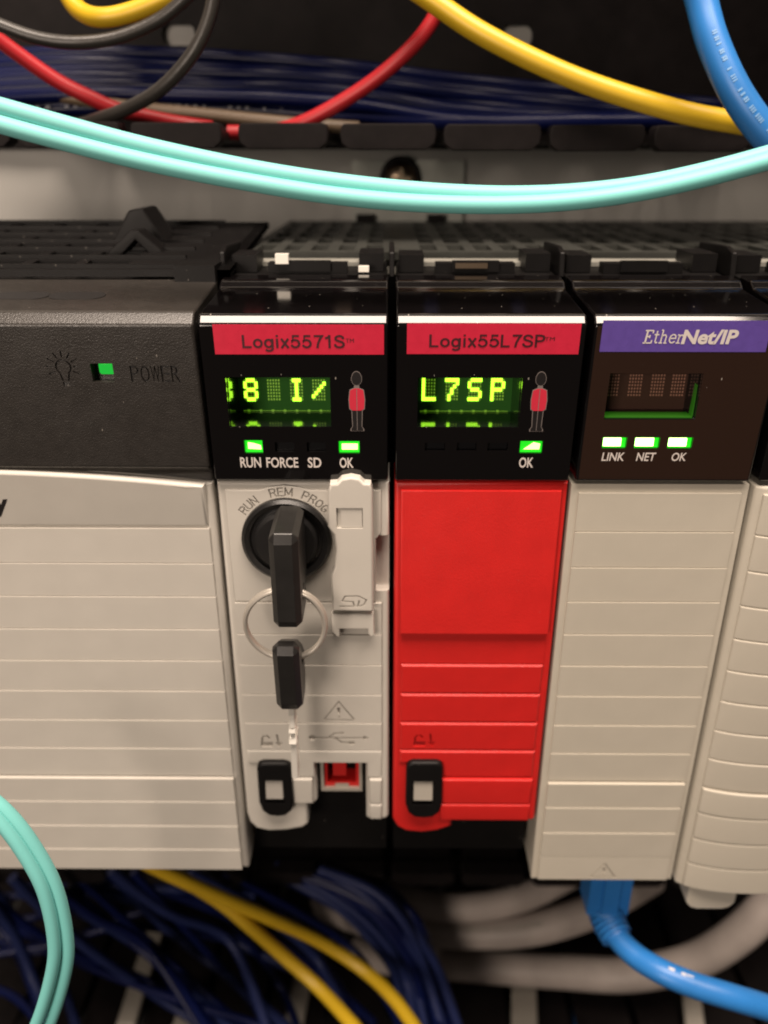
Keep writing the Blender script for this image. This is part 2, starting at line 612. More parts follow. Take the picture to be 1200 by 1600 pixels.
def character(parent, ch, x0, ztop, y, lit=True, cw=2.9, chh=4.65):
    bm = NB()
    n_on = 0
    for r in range(7):
        for c in range(5):
            on = lit and GLYPH[ch][r][c] == '1'
            cx, cz = x0 + (c + 0.5) * cw / 5, ztop - (r + 0.5) * chh / 7
            hw, hh = (0.31, 0.37) if on else (0.15, 0.19)
            k = len(bm.faces)
            box(bm, cx - hw, cx + hw, y - (0.10 if on else 0.05), y + 0.05, cz - hh, cz + hh)
            bm.faces.ensure_lookup_table()
            for f in bm.faces[k:]:
                f.material_index = 1 if on else 0
            n_on += on
    o = emit('character', bm, [M['dot_dim'] if lit else M['dot_off'], M['dot_on']], parent)
    return o


def led(parent, px0, px1, py0, py1, kind):
    a, b = atl(px0, py0), atl(px1, py1)
    x0, x1, z0, z1 = a.x, b.x, b.z, a.z
    zc = (z0 + z1) / 2
    y = fy(zc) + 0.55
    if kind == 'off':
        bm = box(NB(), x0, x1, y + 0.5, y + 1.4, z0, z1)
        return emit('indicator_light', bm, M['led_off'], parent)
    bm = box(NB(), x0, x1, y, y + 1.2, z0, z1)
    bev(bm, 0.12, 1)
    o = emit('indicator_light', bm, M['led_edge'], parent)
    w, h = x1 - x0, z1 - z0
    if kind == 'wedge':
        pts = [(x0 + .16 * w, z0 + .25 * h), (x0 + .9 * w, z0 + .25 * h), (x0 + .93 * w, z0 + .72 * h), (x0 + .62 * w, z0 + .84 * h), (x0 + .4 * w, z0 + .55 * h)]
    elif kind == 'slope':
        pts = [(x0 + .16 * w, z0 + .28 * h), (x0 + .92 * w, z0 + .22 * h), (x0 + .9 * w, z0 + .55 * h), (x0 + .5 * w, z0 + .72 * h), (x0 + .16 * w, z0 + .8 * h)]
    elif kind == 'bar':
        pts = rrect(x0 + .13 * w, x0 + .92 * w, z0 + .24 * h, z0 + .74 * h, .1)
    else:
        pts = rrect(x0 + .04 * w, x0 + .80 * w, z0 + .12 * h, z0 + .90 * h, .12)
    bm = prism(NB(), pts, y - 0.12, y - 0.02)
    emit('light_core', bm, M['led_core_w' if kind == 'full' else 'led_core'], o)
    return o


YB = 8.5                                               # depth of the display behind the face
WIN = (4.5, 24.05, -47.8, -37.8)                        # display window, local x and z


def display_head(parent, x0, leds, matl, win=WIN):
    """leaning black display head with a deep display window and shallow light windows"""
    w = 35.0
    bm = prismx(NB(), lens_profile(), x0 + 0.35, x0 + w - 0.05)
    bev(bm, 0.55, 3, 20)
    c = NB()
    wx0, wx1, wz0, wz1 = x0 + win[0], x0 + win[1], win[2], win[3]
    box(c, wx0, wx1, -12, YB + 1.6, wz0, wz1)
    for l in leds:
        a, b = atl(l[0], l[2]), atl(l[1], l[3])
        zc = (a.z + b.z) / 2
        box(c, a.x - 0.06, b.x + 0.06, -12, fy(zc) + 2.0, b.z - 0.06, a.z + 0.06)
    bm = cut(bm, c)
    if matl:                                              # brown reflection painted on the front, black sides
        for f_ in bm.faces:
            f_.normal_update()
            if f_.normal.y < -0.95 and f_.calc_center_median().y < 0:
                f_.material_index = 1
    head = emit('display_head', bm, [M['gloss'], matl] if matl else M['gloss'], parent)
    # polished walls of the display window
    t = NB()
    box(t, wx0 + 0.02, wx1 - 0.02, fy(wz0) + 0.3, YB + 1.5, wz0 + 0.01, wz0 + 0.10)
    emit('window_sill', t, M['mirror'], head)
    for xa in (wx0 + 0.01, wx1 - 0.11):
        t = box(NB(), xa, xa + 0.10, fy(wz0) + 0.8, YB + 1.5, wz0 + 0.11, wz1 - 0.02)
        emit('window_side', t, M['mirror'], head)
    return head


def label_band(parent, px0, px1, py0, py1, m):
    a, b = atl(px0, py0), atl(px1, py1)
    bm = box(NB(), a.x, b.x, 0, 0.04, b.z, a.z)
    for v in bm.verts:
        v.co.y = fy(v.co.z) - 0.045 + v.co.y
    return emit('label_strip', bm, m, parent)


def guard(parent, px, py0, py1):
    """printed guardsman emblem: tall hat, red coat, dark trousers"""
    a, b = atl(px, py0), atl(px, py1)
    h = a.z - b.z
    X, Z = a.x, b.z
    k = h / 90.0                                       # emblem is 90 units tall

    def pr(pts, off, m, name, par):
        bm = prism(NB(), [(X + p[0] * k * 0.80, Z + p[1] * k) for p in pts], lambda z: fy(z) - off, lambda z: fy(z) - off + 0.03)
        return emit(name, bm, m, par)
    coat = [(-13, 36), (-14, 50), (-12, 64), (-4, 67), (4, 67), (12, 64), (14, 50), (13, 36), (8, 33), (-8, 33)]
    root = pr(coat, 0.075, M['coat_red'], 'guard_emblem', parent)
    o2 = [(x * 1.1, 50 + (z - 50) * 1.07) for x, z in coat]
    pr(o2, 0.045, M['ink_line'], 'coat_outline', root)
    legs = [(-9, 34), (9, 34), (8, 8), (11, 4), (11, 1), (-11, 1), (-11, 4), (-8, 8)]
    pr([(x * 1.16, 17 + (z - 17) * 1.04) for x, z in legs], 0.040, M['ink_line'], 'leg_outline', root)
    pr(legs, 0.060, M['ink_black'], 'trousers', root)
    pr([(-0.5, 2), (0.5, 2), (0.5, 33), (-0.5, 33)], 0.085, M['ink_line'], 'trouser_seam', root)
    pr([(-0.6, 34), (0.6, 34), (0.6, 66), (-0.6, 66)], 0.095, M['ink_line'], 'coat_seam', root)
    face = [(5 * math.cos(t / 8 * math.pi), 69 + 5 * math.sin(t / 8 * math.pi)) for t in range(16)]
    pr(face, 0.050, M['ink_line'], 'face', root)
    hat = [(9 * math.cos(t / 10 * math.pi), 81 + (11 if t < 10 else 9) * math.sin(t / 10 * math.pi)) for t in range(20)]
    pr([(x * 1.1, 81 + (z - 81) * 1.09) for x, z in hat], 0.055, M['ink_line'], 'hat_outline', root)
    pr(hat, 0.075, M['ink_black'], 'hat', root)


def module_body(parent, x0, zlow=-167.0, y0=8.0):
    """black housing behind the face, with the latch and card edge on top"""
    bm = box(NB(), x0 + 0.5, x0 + 34.7, y0, 46, zlow, -61)
    bev(bm, 0.6, 2)
    emit('housing', bm, M['black'], parent)
    bm = prismx(NB(), [(25.2, -60), (25.2, -23.4), (30, -23.2), (46, -22.6), (46, -60)], x0 + 0.6, x0 + 34.6)
    bev(bm, 0.4, 2)
    emit('top_housing', bm, M['black'], parent)


def top_latch(parent, x0, style=0):
    bm = NB()
    box(bm, x0 + 9.0, x0 + 26.0, 29.0, 33.0, -23.3, -21.0)
    box(bm, x0 + 12.5, x0 + 22.5, 28.2, 29.5, -22.6, -20.4)
    bev(bm, 0.35, 2)
    emit('release_latch', bm, M['black'], parent)
    for xa, xb, ya, yb, zt_ in ((1.2, 6.5, 30, 40, -19.4), (28.5, 33.8, 31, 42, -19.2)):
        bm = bev(box(NB(), x0 + xa, x0 + xb, ya, yb, -23.0, zt_), 0.3, 1)
        emit('card_guide', bm, M['black'], parent)
    bm = NB()
    box(bm, x0 + 4.0, x0 + 31.0, 38, 45, -22.7, -21.8)
    emit('circuit_board', bm, M['circuit'], parent)


# ------------------------------------------------------------------ the setting
bm = box(NB(), -420, 420, 145, 148, -520, 330)
struct(emit('back_panel', bm, M['panel']))

# ------------------------------------------------------------------ chassis
ch = thing('chassis', 'black slotted chassis behind the row of modules, screwed to the beige panel', 'chassis', (15, 95, -170))


def grid_plate(bm, xs, ys, solid, z0, z1):
    V = {}

    def v(i, j, z):
        if (i, j, z) not in V:
            V[(i, j, z)] = bm.verts.new((xs[i], ys[j], z))
        return V[(i, j, z)]
    nx, ny = len(xs) - 1, len(ys) - 1
    ok = lambda i, j: 0 <= i < nx and 0 <= j < ny and solid(i, j)
    for i in range(nx):
        for j in range(ny):
            if not ok(i, j):
                continue
            bm.faces.new((v(i, j, z1), v(i + 1, j, z1), v(i + 1, j + 1, z1), v(i, j + 1, z1)))
            bm.faces.new((v(i, j, z0), v(i, j + 1, z0), v(i + 1, j + 1, z0), v(i + 1, j, z0)))
            for di, dj, p, q in ((-1, 0, (i, j + 1), (i, j)), (1, 0, (i + 1, j), (i + 1, j + 1)),
                                 (0, -1, (i, j), (i + 1, j)), (0, 1, (i + 1, j + 1), (i, j + 1))):
                if not ok(i + di, j + dj):
                    bm.faces.new((v(*p, z0), v(*q, z0), v(*q, z1), v(*p, z1)))
    bmesh.ops.recalc_face_normals(bm, faces=bm.faces[:])
    return bm


xs, ys = [-35.0], [47.0]
while xs[-1] < 150:
    xs += [xs[-1] + 2.6, xs[-1] + 6.6]
while ys[-1] < 136:
    ys += [ys[-1] + 4.0, ys[-1] + 17.0]
ys.append(141.5)
gp = grid_plate(NB(), xs, ys, lambda i, j: not (i % 2 == 1 and j % 2 == 1 and (i // 2) % 6 != 5), -22.4, -20.6)
emit('top_grille', gp, M['grille'], ch)
emit('card_shelf', box(NB(), -35, 150, 47, 141, -25.6, -24.0), M['circuit'], ch)  # grey sheet just below the slots, so they read paler
bm = box(NB(), -150, 150, 46.5, 143, -168, -26)
emit('frame', bm, M['black'], ch)
for x in (-35.6, 0.25, 36.15, 72.25):                   # upright posts between the slots
    bm = prismx(NB(), [(26, -23.5), (27, -18.6), (31, -17.6), (47, -18.2), (47, -23.5)], x - 0.55, x + 0.55)
    bev(bm, 0.2, 1)
    emit('card_guide', bm, M['black'], ch)
a, b = at(548, 250, 144), at(722, 352, 144)
bm = prism(NB(), rrect(a.x, b.x, b.z - 2, a.z, 1.5), 142.4, 144.6)
bev(bm, 0.4, 2, 40, front_edges(142.5))
br = emit('mounting_tab', bm, M['plate'], ch)
c = at(625, 279, 140)
bm = lathe(NB(), c.x, c.z, [(0, 138.4), (3.2, 138.6), (4.9, 139.8), (5.4, 141.2), (5.4, 142.3), (0, 142.3)])
k = NB()
box(k, c.x - 3.2, c.x + 3.2, 136, 139.9, c.z - 0.55, c.z + 0.55)
box(k, c.x - 0.56, c.x + 0.56, 136, 139.91, c.z - 3.2, c.z + 3.2)
emit('screw', cut(bm, k), M['brass'], br)
bm = lathe(NB(), c.x, c.z, [(5.3, 141.0), (7.0, 141.2), (7.0, 142.3), (5.3, 142.3)])
emit('washer', bm, M['duct'], br)
for px in (570, 680):
    c = at(px, 347, 141)
    bm = box(NB(), c.x - 3, c.x + 3, 139.5, 142.3, c.z - 3.5, c.z + 2.5)
    bev(bm, 1.0, 2)
    emit('hook', bm, M['duct'], br)

# ------------------------------------------------------------------ power supply
ZT = lambda x: -56.75 - 0.00112 * (x + 92.0) ** 2
PX0, PX1 = -148.0, -35.75
ps = thing('power_supply', 'wide power supply with grooved pale grey door and matt charcoal top, at far left', 'power supply', (-92, 40, -167))
bm = prismx(NB(), [(1.6, -62.5), (1.6, -58.3), (fy(-56.4), -56.4), (fy(-27.9), -27.9), (fy(-27.9) + 2.2, -25.9), (19.5, -23.6), (21.0, -23.2), (21.0, -62.5)], PX0, PX1)
bev(bm, 0.5, 3, 20)
c = NB()
la, lb = atl(139, 569), atl(179, 598)
box(c, la.x, lb.x, -10, fy(lb.z) + 2.2, lb.z, la.z)
# bulb pictogram
ba, bb = atl(76, 553), atl(121, 606)
bcx, bcz = (ba.x + bb.x) / 2, (ba.z + bb.z) / 2
R = 1.55


def ycut(z):
    return fy(z) + 0.35


def stroke(bm, p, q, w, y0=None, y1=None):
    p, q = Vector(p), Vector(q)
    d = (q - p).normalized() * (w / 2)
    n = Vector((-d.y, d.x))
    pts = [p - d + n, p - d - n, q + d - n, q + d + n]
    return prism(bm, [(v.x, v.y) for v in pts], y0, y1)


for i in range(9):
    t = math.radians(-25 + i * 230 / 8)
    stroke(c, (bcx + 2.0 * math.cos(t), bcz + 0.6 + 2.0 * math.sin(t)), (bcx + 3.1 * math.cos(t), bcz + 0.6 + 3.0 * math.sin(t)), 0.26, -10, ycut)
ring_o = [(bcx + R * math.cos(math.radians(-60 + i * 300 / 20)), bcz + 0.6 + R * math.sin(math.radians(-60 + i * 300 / 20))) for i in range(21)]
ring_i = [(bcx + (R - .35) * math.cos(math.radians(-60 + i * 300 / 20)), bcz + 0.6 + (R - .35) * math.sin(math.radians(-60 + i * 300 / 20))) for i in range(21)]
prism(c, ring_o + ring_i[::-1], -10, ycut)
box(c, bcx - 0.62, bcx + 0.62, -10, fy(bcz - 2) + 0.35, bcz - 3.1, bcz - 2.2)
stroke(c, (bcx - 0.78, bcz - 0.85), (bcx - 0.55, bcz - 1.95), 0.3, -10, ycut)
stroke(c, (bcx + 0.78, bcz - 0.85), (bcx + 0.55, bcz - 1.95), 0.3, -10, ycut)
pa, pb = atl(201, 572), atl(285, 598)
bm = cut(bm, c)
for i, ch_ in enumerate('POWER'):
    u0 = pa.x + (pb.x - pa.x) * i / 5.0
    u1 = pa.x + (pb.x - pa.x) * (i + 0.86) / 5.0
    t = text_fit(ch_, u0, u1, pb.z, pa.z, lambda z: fy(z) + 0.0, thick=0.7)
    bm = cut(bm, t)
top = emit('upper_cover', bm, M['charcoal'], ps)
emit('lettering', text_fit('POWER', pa.x, pb.x - 0.25, pb.z, pa.z, lambda z: fy(z) + 0.33), M['charcoal_shade'], top)
# power light in its slot: lit at the right, shaded at the left
mx = la.x + 0.27 * (lb.x - la.x)
bm = prism(NB(), rrect(mx, lb.x - 0.05, lb.z + 1.25, la.z - 0.05, 0.5), lambda z: fy(z) + 1.2, lambda z: fy(z) + 2.0)
o = emit('indicator_light', bm, M['led_soft'], ps)
bm = prism(NB(), rrect(mx + 0.5, lb.x - 0.3, lb.z + 1.6, la.z - 0.4, 0.4), lambda z: fy(z) + 1.0, lambda z: fy(z) + 1.18)
emit('light_core', bm, M['led_soft'], o)
# sloping top dimples, their shade painted as thin dark oblong slabs
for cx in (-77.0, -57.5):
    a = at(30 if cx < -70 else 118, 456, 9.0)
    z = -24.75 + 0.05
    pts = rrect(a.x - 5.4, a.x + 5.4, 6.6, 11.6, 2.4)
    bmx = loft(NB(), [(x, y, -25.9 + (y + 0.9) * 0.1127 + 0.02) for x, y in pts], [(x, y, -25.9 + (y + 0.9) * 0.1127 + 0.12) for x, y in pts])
    emit('dimple_shade', bmx, M['charcoal_shade'], ps)
# vented rear deck that climbs towards the panel
ys2, xs2 = [22.0], [PX0 + 0.8]
while xs2[-1] < PX1 - 8:
    xs2 += [xs2[-1] + 2.2, xs2[-1] + 11.4]
xs2.append(PX1 - 0.2)
for q in range(6):
    ys2 += [ys2[-1] + 4.6, ys2[-1] + 9.6]
ys2.append(82.0)
gp = grid_plate(NB(), xs2, ys2, lambda i, j: not (i % 2 == 1 and j % 2 == 1 and xs2[i + 1] < PX1 - 10), -0.7, 0.7)
for v in gp.verts:
    v.co.z += -22.2 + (v.co.y - 22) * 5.0 / 60.0
emit('vent_deck', gp, M['black'], ps)
for q in range(7):                                       # raised ribs across the deck
    y = 24 + q * 9.4
    z = -22.2 + (y - 22) * 5 / 60 + 0.72
    bm = box(NB(), PX0 + 1, PX1 - 9, y - 0.7, y + 0.7, z - 0.3, z + 0.7)
    bev(bm, 0.2, 1)
    emit('vent_slat', bm, M['black'], ps)
a = at(276, 430, 22)
bm = box(NB(), a.x, PX1 - 0.1, 19.5, 30, -24.0, -20.4)
bev(bm, 0.5, 2)
emit('corner_block', bm, M['black'], ps)
bm = box(NB(), PX0 + 1, PX1 - 1, 22, 81, -120, -24)
emit('housing', bm, M['black'], ps)
# peaked black clip standing on the deck
c = at(218, 392, 44)
bm = prism(NB(), [(c.x - 7.0, c.z - 1.5), (c.x - 5.6, c.z + 0.6), (c.x - 0.6, c.z + 4.8), (c.x + 1.2, c.z + 4.8), (c.x + 5.8, c.z + 0.8), (c.x + 7.0, c.z - 1.5),
                        (c.x + 4.2, c.z - 1.5), (c.x + 0.3, c.z + 2.6), (c.x - 4.2, c.z - 1.5)], 40, 46)
bev(bm, 0.4, 2)
emit('clip', bm, M['black'], ps)
c = at(232, 345, 62)
bm = prism(NB(), [(c.x - 8.0, c.z - 6), (c.x - 2.0, c.z + 3.0), (c.x + 1.6, c.z + 3.6), (c.x + 7.5, c.z - 6)], 52, 64)
bev(bm, 0.7, 2)
emit('clip', bm, M['black'], ps)

# grooved door with an arched top
xsn = [PX0 + (PX1 - PX0) * i / 32 for i in range(33)]
out = [(x, ZT(x)) for x in xsn] + [(PX1, -166.4), (PX0, -166.4)]
bm = prism(NB(), out, 0.45, 14.0)
bev(bm, 1.2, 3, 30, front_edges(0.5))
door = emit('door', bm, M['grey'], ps)
GZ = [-70.1, -78.3, -86.3, -94.5, -102.7, -110.9, -119.1, -127.3, -135.6]
RX0, RX1 = PX0 + 1.6, PX1 - 1.5
xr = [RX0 + (RX1 - RX0) * i / 32 for i in range(33)]
bm = lap(prism(NB(), [(x, ZT(x) - 0.15) for x in xr] + [(RX1, GZ[0] + 0.1), (RX0, GZ[0] + 0.1)], 0.0, 2.0), 0.0, 1.7)
bev(bm, 0.75, 3, 30, front_edges(0.01))
emit('rib', bm, M['grey'], door)
ribs(door, list(zip(GZ, GZ[1:])), M['grey'], RX0, RX1)
ribs(door, [(-136.0, -143.2), (-143.2, -151.0), (-151.0, -158.8), (-158.8, -165.8)], M['grey'], RX0, RX1, y=-0.5, depth=1.7, bevel=0.55)
yt = NB()
yf = lambda z: -1.7 * (z - GZ[0]) / (ZT(-78) - GZ[0]) - 0.04
for k_, (p, q_) in enumerate((((13, 766), (-4, 808)), ((-17, 766), (-2, 796)))):
    a, b = at(*p, -1.0), at(*q_, -1.0)
    stroke(yt, (a.x, a.z), (b.x, b.z), 0.8, lambda z: yf(z) - 0.01 * k_, lambda z: yf(z) + 0.02)
emit('lettering', yt, M['ink_black'], door)

# ------------------------------------------------------------------ controller with the key switch
X2 = -35.35
m2 = thing('controller_module', 'pale grey controller module with round key switch below a green display', 'module', (X2 + 17.5, 20, -167))
L2 = [(382, 411, 689, 708, 'slope'), (430, 460, 692, 706, 'off'), (480, 509, 692, 706, 'off'), (530, 562, 690, 708, 'bar')]
head2 = display_head(m2, X2, L2, None)
for l in L2:
    led(m2, *l)
lab = label_band(m2, 331, 600, 507, 554, M['label_red'])
emit('lettering', stroke_text('Logix5571S', 377, 539, 523, 550, -0.10), M['ink_dark'], lab)
emit('lettering', text_px('TM', 540, 553, 529, 535, -0.10), M['ink_dark'], lab)
for s_, x0, x1 in (('RUN', 375, 409), ('FORCE', 416, 467), ('SD', 481, 503), ('OK', 531, 553)):
    emit('lettering', text_px(s_, x0, x1, 715, 731, -0.06, offset=0.02), M['ink_white'], head2)
guard(head2, 557, 583, 674)


def display_block(parent, x0, text, lit, charpx, ypx, win=WIN, yb=None):
    yb = YB if yb is None else yb
    xa, xb, za, zt_ = x0 + win[0] + 0.13, x0 + win[1] - 0.13, win[2] + 0.12, win[3] - 0.02
    bm = box(NB(), xa, xb, yb, yb + 1.5, za, zt_)
    blk = emit('display', bm, M['disp'] if lit else M['disp_off'], parent)
    for ch_, px in zip(text, charpx):
        a = at(px, ypx, yb - 0.06)
        character(blk, ch_, a.x, a.z, yb - 0.06, lit, 2.75, 4.6)
    if lit:
        zr = at(610, 642, yb).z
        bm = NB()
        x = xa + 1.9
        while x < xb - 1:
            box(bm, x - 0.25, x + 0.25, yb - 0.10, yb, zr - 0.25, zr + 0.25)
            x += 2.45
        box(bm, xa + 0.8, xb - 0.6, yb - 0.06, yb, zr - 0.05, zr + 0.05)
        emit('contact_row', bm, M['pad'], blk)
        zg = at(610, 648, yb).z
        emit('board_edge', box(NB(), xa + 0.5, xb - 0.3, yb - 0.5, yb - 0.02, zg - 0.25, zg + 0.2), M['green_glow'], blk)  # green glow of the display put in as emission
    return blk


display_block(head2, X2, '8 I/', True, (380, 416, 452, 487), 592)

# face plate outline (photograph outline carried to the plane of the face)
f = lambda px, py: (at(px, py, 0).x, at(px, py, 0).z)
FT = -60.0
plate2 = [(X2 + 0.35, FT), (X2 + 35.25, FT), (X2 + 35.25, -148.6), (X2 + 34.6, -149.6), (X2 + 30.4, -149.6), (X2 + 29.8, -149.0),
          (X2 + 29.8, -131.9), (X2 + 17.9, -131.9), (X2 + 17.9, -143.5), (X2 + 17.3, -144.6), (X2 + 15.6, -144.8), (X2 + 15.4, -151.2),
          (X2 + 14.2, -152.6), (X2 + 10, -153.6), (X2 + 5.5, -153.9), (X2 + 2.4, -153.0), (X2 + 0.9, -151.0), (X2 + 0.35, -148.0)]
bm = prism(NB(), plate2, 0.5, 12)
bev(bm, 0.9, 3, 35, front_edges(0.55))
c = NB()
sa, sb = at(585, 838, 0), at(640, 925, 0)
prism(c, [(sa.x, sb.z), (sa.x + 9, sb.z), (sa.x + 9, sa.z), (sa.x, sa.z)], -5, 3.0)
bev(c, 0.8, 2)
fp2 = emit('face_plate', cut(bm, c), M['grey'], m2)
rx0, rx1 = X2 + 2.0, X2 + 33.6
DC = at(449, 843, 0)
DX, DZ = DC.x, DC.z                                      # key switch centre
# smooth field round the key switch
fld = [(rx0, -61.6), (DX - 5.2, -61.6), (DX - 3, -60.9), (DX, -60.5), (DX + 3, -60.9), (DX + 5.2, -61.6), (rx1, -61.6), (rx1, sa.z + 0.8),
       (sa.x + 0.4, sa.z - 0.8), (sa.x + 0.4, -87.5), (rx0, -87.5)]
bm = prism(NB(), fld, 0.0, 1.3)
bev(bm, 0.33, 2, 30, front_edges(0.01))
R_T = 10.7
PLAIN = {'R': [[(0, 0), (0, 1), (.5, 1), (.68, .88), (.68, .64), (.5, .5), (0, .5)], [(.42, .5), (.7, 0)]],
         'U': [[(0, 1), (0, .25), (.14, .04), (.36, 0), (.58, .04), (.7, .25), (.7, 1)]],
         'N': [[(0, 0), (0, 1), (.7, 0), (.7, 1)]],
         'E': [[(.62, 1), (0, 1), (0, 0), (.65, 0)], [(0, .52), (.56, .52)]],
         'M': [[(-.08, 0), (-.08, 1), (.36, .15), (.8, 1), (.8, 0)]],
         'P': [[(0, 0), (0, 1), (.5, 1), (.68, .88), (.68, .60), (.5, .46), (0, .46)]],
         'O': [ring_pts(.35, .5, .37, .5, n=12)],
         'G': [ring_pts(.35, .5, .37, .5, 40, 330, 9) + [(.70, .45), (.40, .45)]]}
engr, lt = NB(), NB()
kk = 0
for word, mid, stp in (('RUN', 134, 8.3), ('REM', 94, 8.7), ('PROG', 53.5, 8.6)):
    n = len(word)
    for i, g_ in enumerate(word):
        t = math.radians(mid + (n - 1) / 2 * stp - i * stp)
        cx, cz = DX + R_T * math.cos(t), DZ + (R_T - 0.1) * math.sin(t)
        ux, uz = math.sin(t), -math.cos(t)                # along the arc
        vx, vz = math.cos(t), math.sin(t)                 # outwards
        for line in PLAIN[g_]:
            P_ = [(cx + ux * (p[0] - .35) * 1.58 + vx * (p[1] - .5) * 1.7, cz + uz * (p[0] - .35) * 1.58 + vz * (p[1] - .5) * 1.7) for p in line]
            for p, q_ in zip(P_, P_[1:]):
                stroke(engr, p, q_, 0.30, -1.0, 0.40 + 0.0015 * (kk % 20))
                kk += 1
            ribbon(lt, P_, 0.26, 0.33 + 0.002 * (kk % 3))
bm = cut(bm, engr)
field = emit('switch_field', bm, M['grey'], fp2)
for f_ in lt.faces:
    f_.normal_update()
    if f_.normal.y > 0:
        f_.normal_flip()
emit('lettering', lt, M['ink_shade_grey'], field)

GM = [-87.7, -95.7, -103.7, -111.8, -119.8, -127.8, -135.9, -143.9]
W = [(a_, b_) for a_, b_ in zip(GM, GM[1:])]
ux0, ux1 = X2 + 17.9 - 0.3, X2 + 29.8 + 0.3              # USB opening
lx0, lx1 = X2 + 3.3, X2 + 12.1                           # latch
rows = [(a_, b_) for a_, b_ in W[:5]]


def cut_row(t, b_, spans):
    return [[(p, b_ + 0.1), (q, b_ + 0.1), (q, t - 0.1), (p, t - 0.1)] for p, q in spans]


nt = {W[5]: [[(lx1, -135.8), (ux0, -135.8), (ux0, -131.5), (ux1, -131.5), (ux1, -135.8), (rx1, -135.8), (rx1, -127.9), (rx0, -127.9), (rx0, -131.6), (lx1, -131.6)]],
      W[6]: cut_row(W[6][0] - 0.2, W[6][1], ((lx1, ux0 - 0.6), (ux1 + 0.6, rx1))),
      (-143.9, -148.8): cut_row(-143.9, -148.8, ((ux1 + 0.6, rx1),))}


def symbols_usb(c, x0, x1, zc, y1):
    stroke(c, (x0 + 1, zc), (x1 - 0.8, zc), 0.44, -4, y1)
    prism(c, disc(x0 + 0.9, zc, 0.85, 14), -4, y1 + 0.001)
    prism(c, [(x1, zc), (x1 - 1.5, zc + 0.75), (x1 - 1.5, zc - 0.75)], -4, y1 + 0.002)
    xm = x0 + 0.36 * (x1 - x0)
    for p, q in (((xm - 0.6, zc), (xm + 1.0, zc + 1.35)), ((xm + 1.0, zc + 1.35), (xm + 3.0, zc + 1.5))):
        stroke(c, p, q, 0.44, -4, y1 + 0.003)
    for p, q in (((xm + 1.0, zc), (xm + 2.6, zc - 1.3)), ((xm + 2.6, zc - 1.3), (xm + 4.4, zc - 1.5))):
        stroke(c, p, q, 0.44, -4, y1 + 0.004)
    box(c, xm + 4.2, xm + 5.6, -4, y1 + 0.005, zc - 2.05, zc - 0.95)


def symbols_tri(c, cx, z0, h, y1):
    w = h * 0.68
    o = [(cx - w, z0), (cx + w, z0), (cx, z0 + h)]
    g = (cx, z0 + h * 0.36)
    i_ = [(g[0] + (p[0] - g[0]) * 0.78, g[1] + (p[1] - g[1]) * 0.78) for p in o]
    for k_ in range(3):
        stroke(c, o[k_], o[(k_ + 1) % 3], 0.30, -4, y1 + 0.001 * k_)
    prism(c, [(cx - 0.42, z0 + h * 0.68), (cx + 0.42, z0 + h * 0.68), (cx + 0.18, z0 + h * 0.32), (cx - 0.18, z0 + h * 0.32)], -4, y1)
    prism(c, disc(cx, z0 + h * 0.17, 0.28, 10), -4, y1)


def symbols_lock(c, x0, z0, y1, s=1.0):
    box(c, x0, x0 + 2.8, -4, y1, z0, z0 + 1.5)
    pts = [(x0 + 0.4, z0 + 1.5), (x0 + 0.35, z0 + 2.5), (x0 + 0.8, z0 + 3.2), (x0 + 1.6, z0 + 3.3), (x0 + 2.1, z0 + 2.7)]
    for k_, (p, q) in enumerate(zip(pts, pts[1:])):
        stroke(c, p, q, 0.42, -4, y1 + 0.001 * (k_ + 1))
    stroke(c, (x0 + 3.9, z0 + 3.6), (x0 + 4.2, z0 + 1.0), 0.42, -4, y1 + 0.006)
    prism(c, [(x0 + 4.4, z0), (x0 + 3.3, z0 + 1.4), (x0 + 5.1, z0 + 1.4)], -4, y1 + 0.007)


for (t, b_) in W[:5] + [W[5], W[6], (-143.9, -148.8)]:
    y0 = -0.45 if t < -135 else 0.0
    if (t, b_) in nt:
        ribs(fp2, [(t, b_)], M['grey'], rx0, rx1, y=y0, depth=1.3 - y0, bevel=0.5 if y0 else 0.33, notch=nt)
        continue
    bm = lap(box(NB(), rx0, rx1, 0.0, 1.3, b_ + 0.1, t - 0.1), 0.0)
    bev(bm, 0.36, 1, 40, front_edges(0.01))
    c = NB()
    if t == -111.8:
        ta = at(532, 1126, 0)
        symbols_tri(c, ta.x, ta.z + 0.2, 5.2, 0.42)
    elif t == -119.8:
        ua, ub = at(484, 1153, 0), at(580, 1153, 0)
        symbols_usb(c, ua.x, ub.x, ua.z, 0.42)
        la_ = at(410, 1168, 0)
        symbols_lock(c, la_.x, la_.z, 0.42)
    if len(c.verts):
        bm = cut_marked(bm, c, 0.3, 0.6)
    emit('rib', bm, [M['grey'], M['ink_shade_grey']], fp2)

# key switch
sw = emit('key_switch', lathe(NB(), DX, DZ, [(0, -0.25), (7.4, -0.25), (7.6, -1.1), (8.6, -1.5), (9.25, -0.9), (9.4, 0.4), (9.4, 1.4), (0, 1.4)], 64), M['dial'], m2)
bm = lathe(NB(), DX, DZ, [(0, -1.9), (5.9, -1.9), (6.5, -1.5), (6.6, -0.2), (0, -0.2)], 48)
emit('rotor', bm, M['dial'], sw)

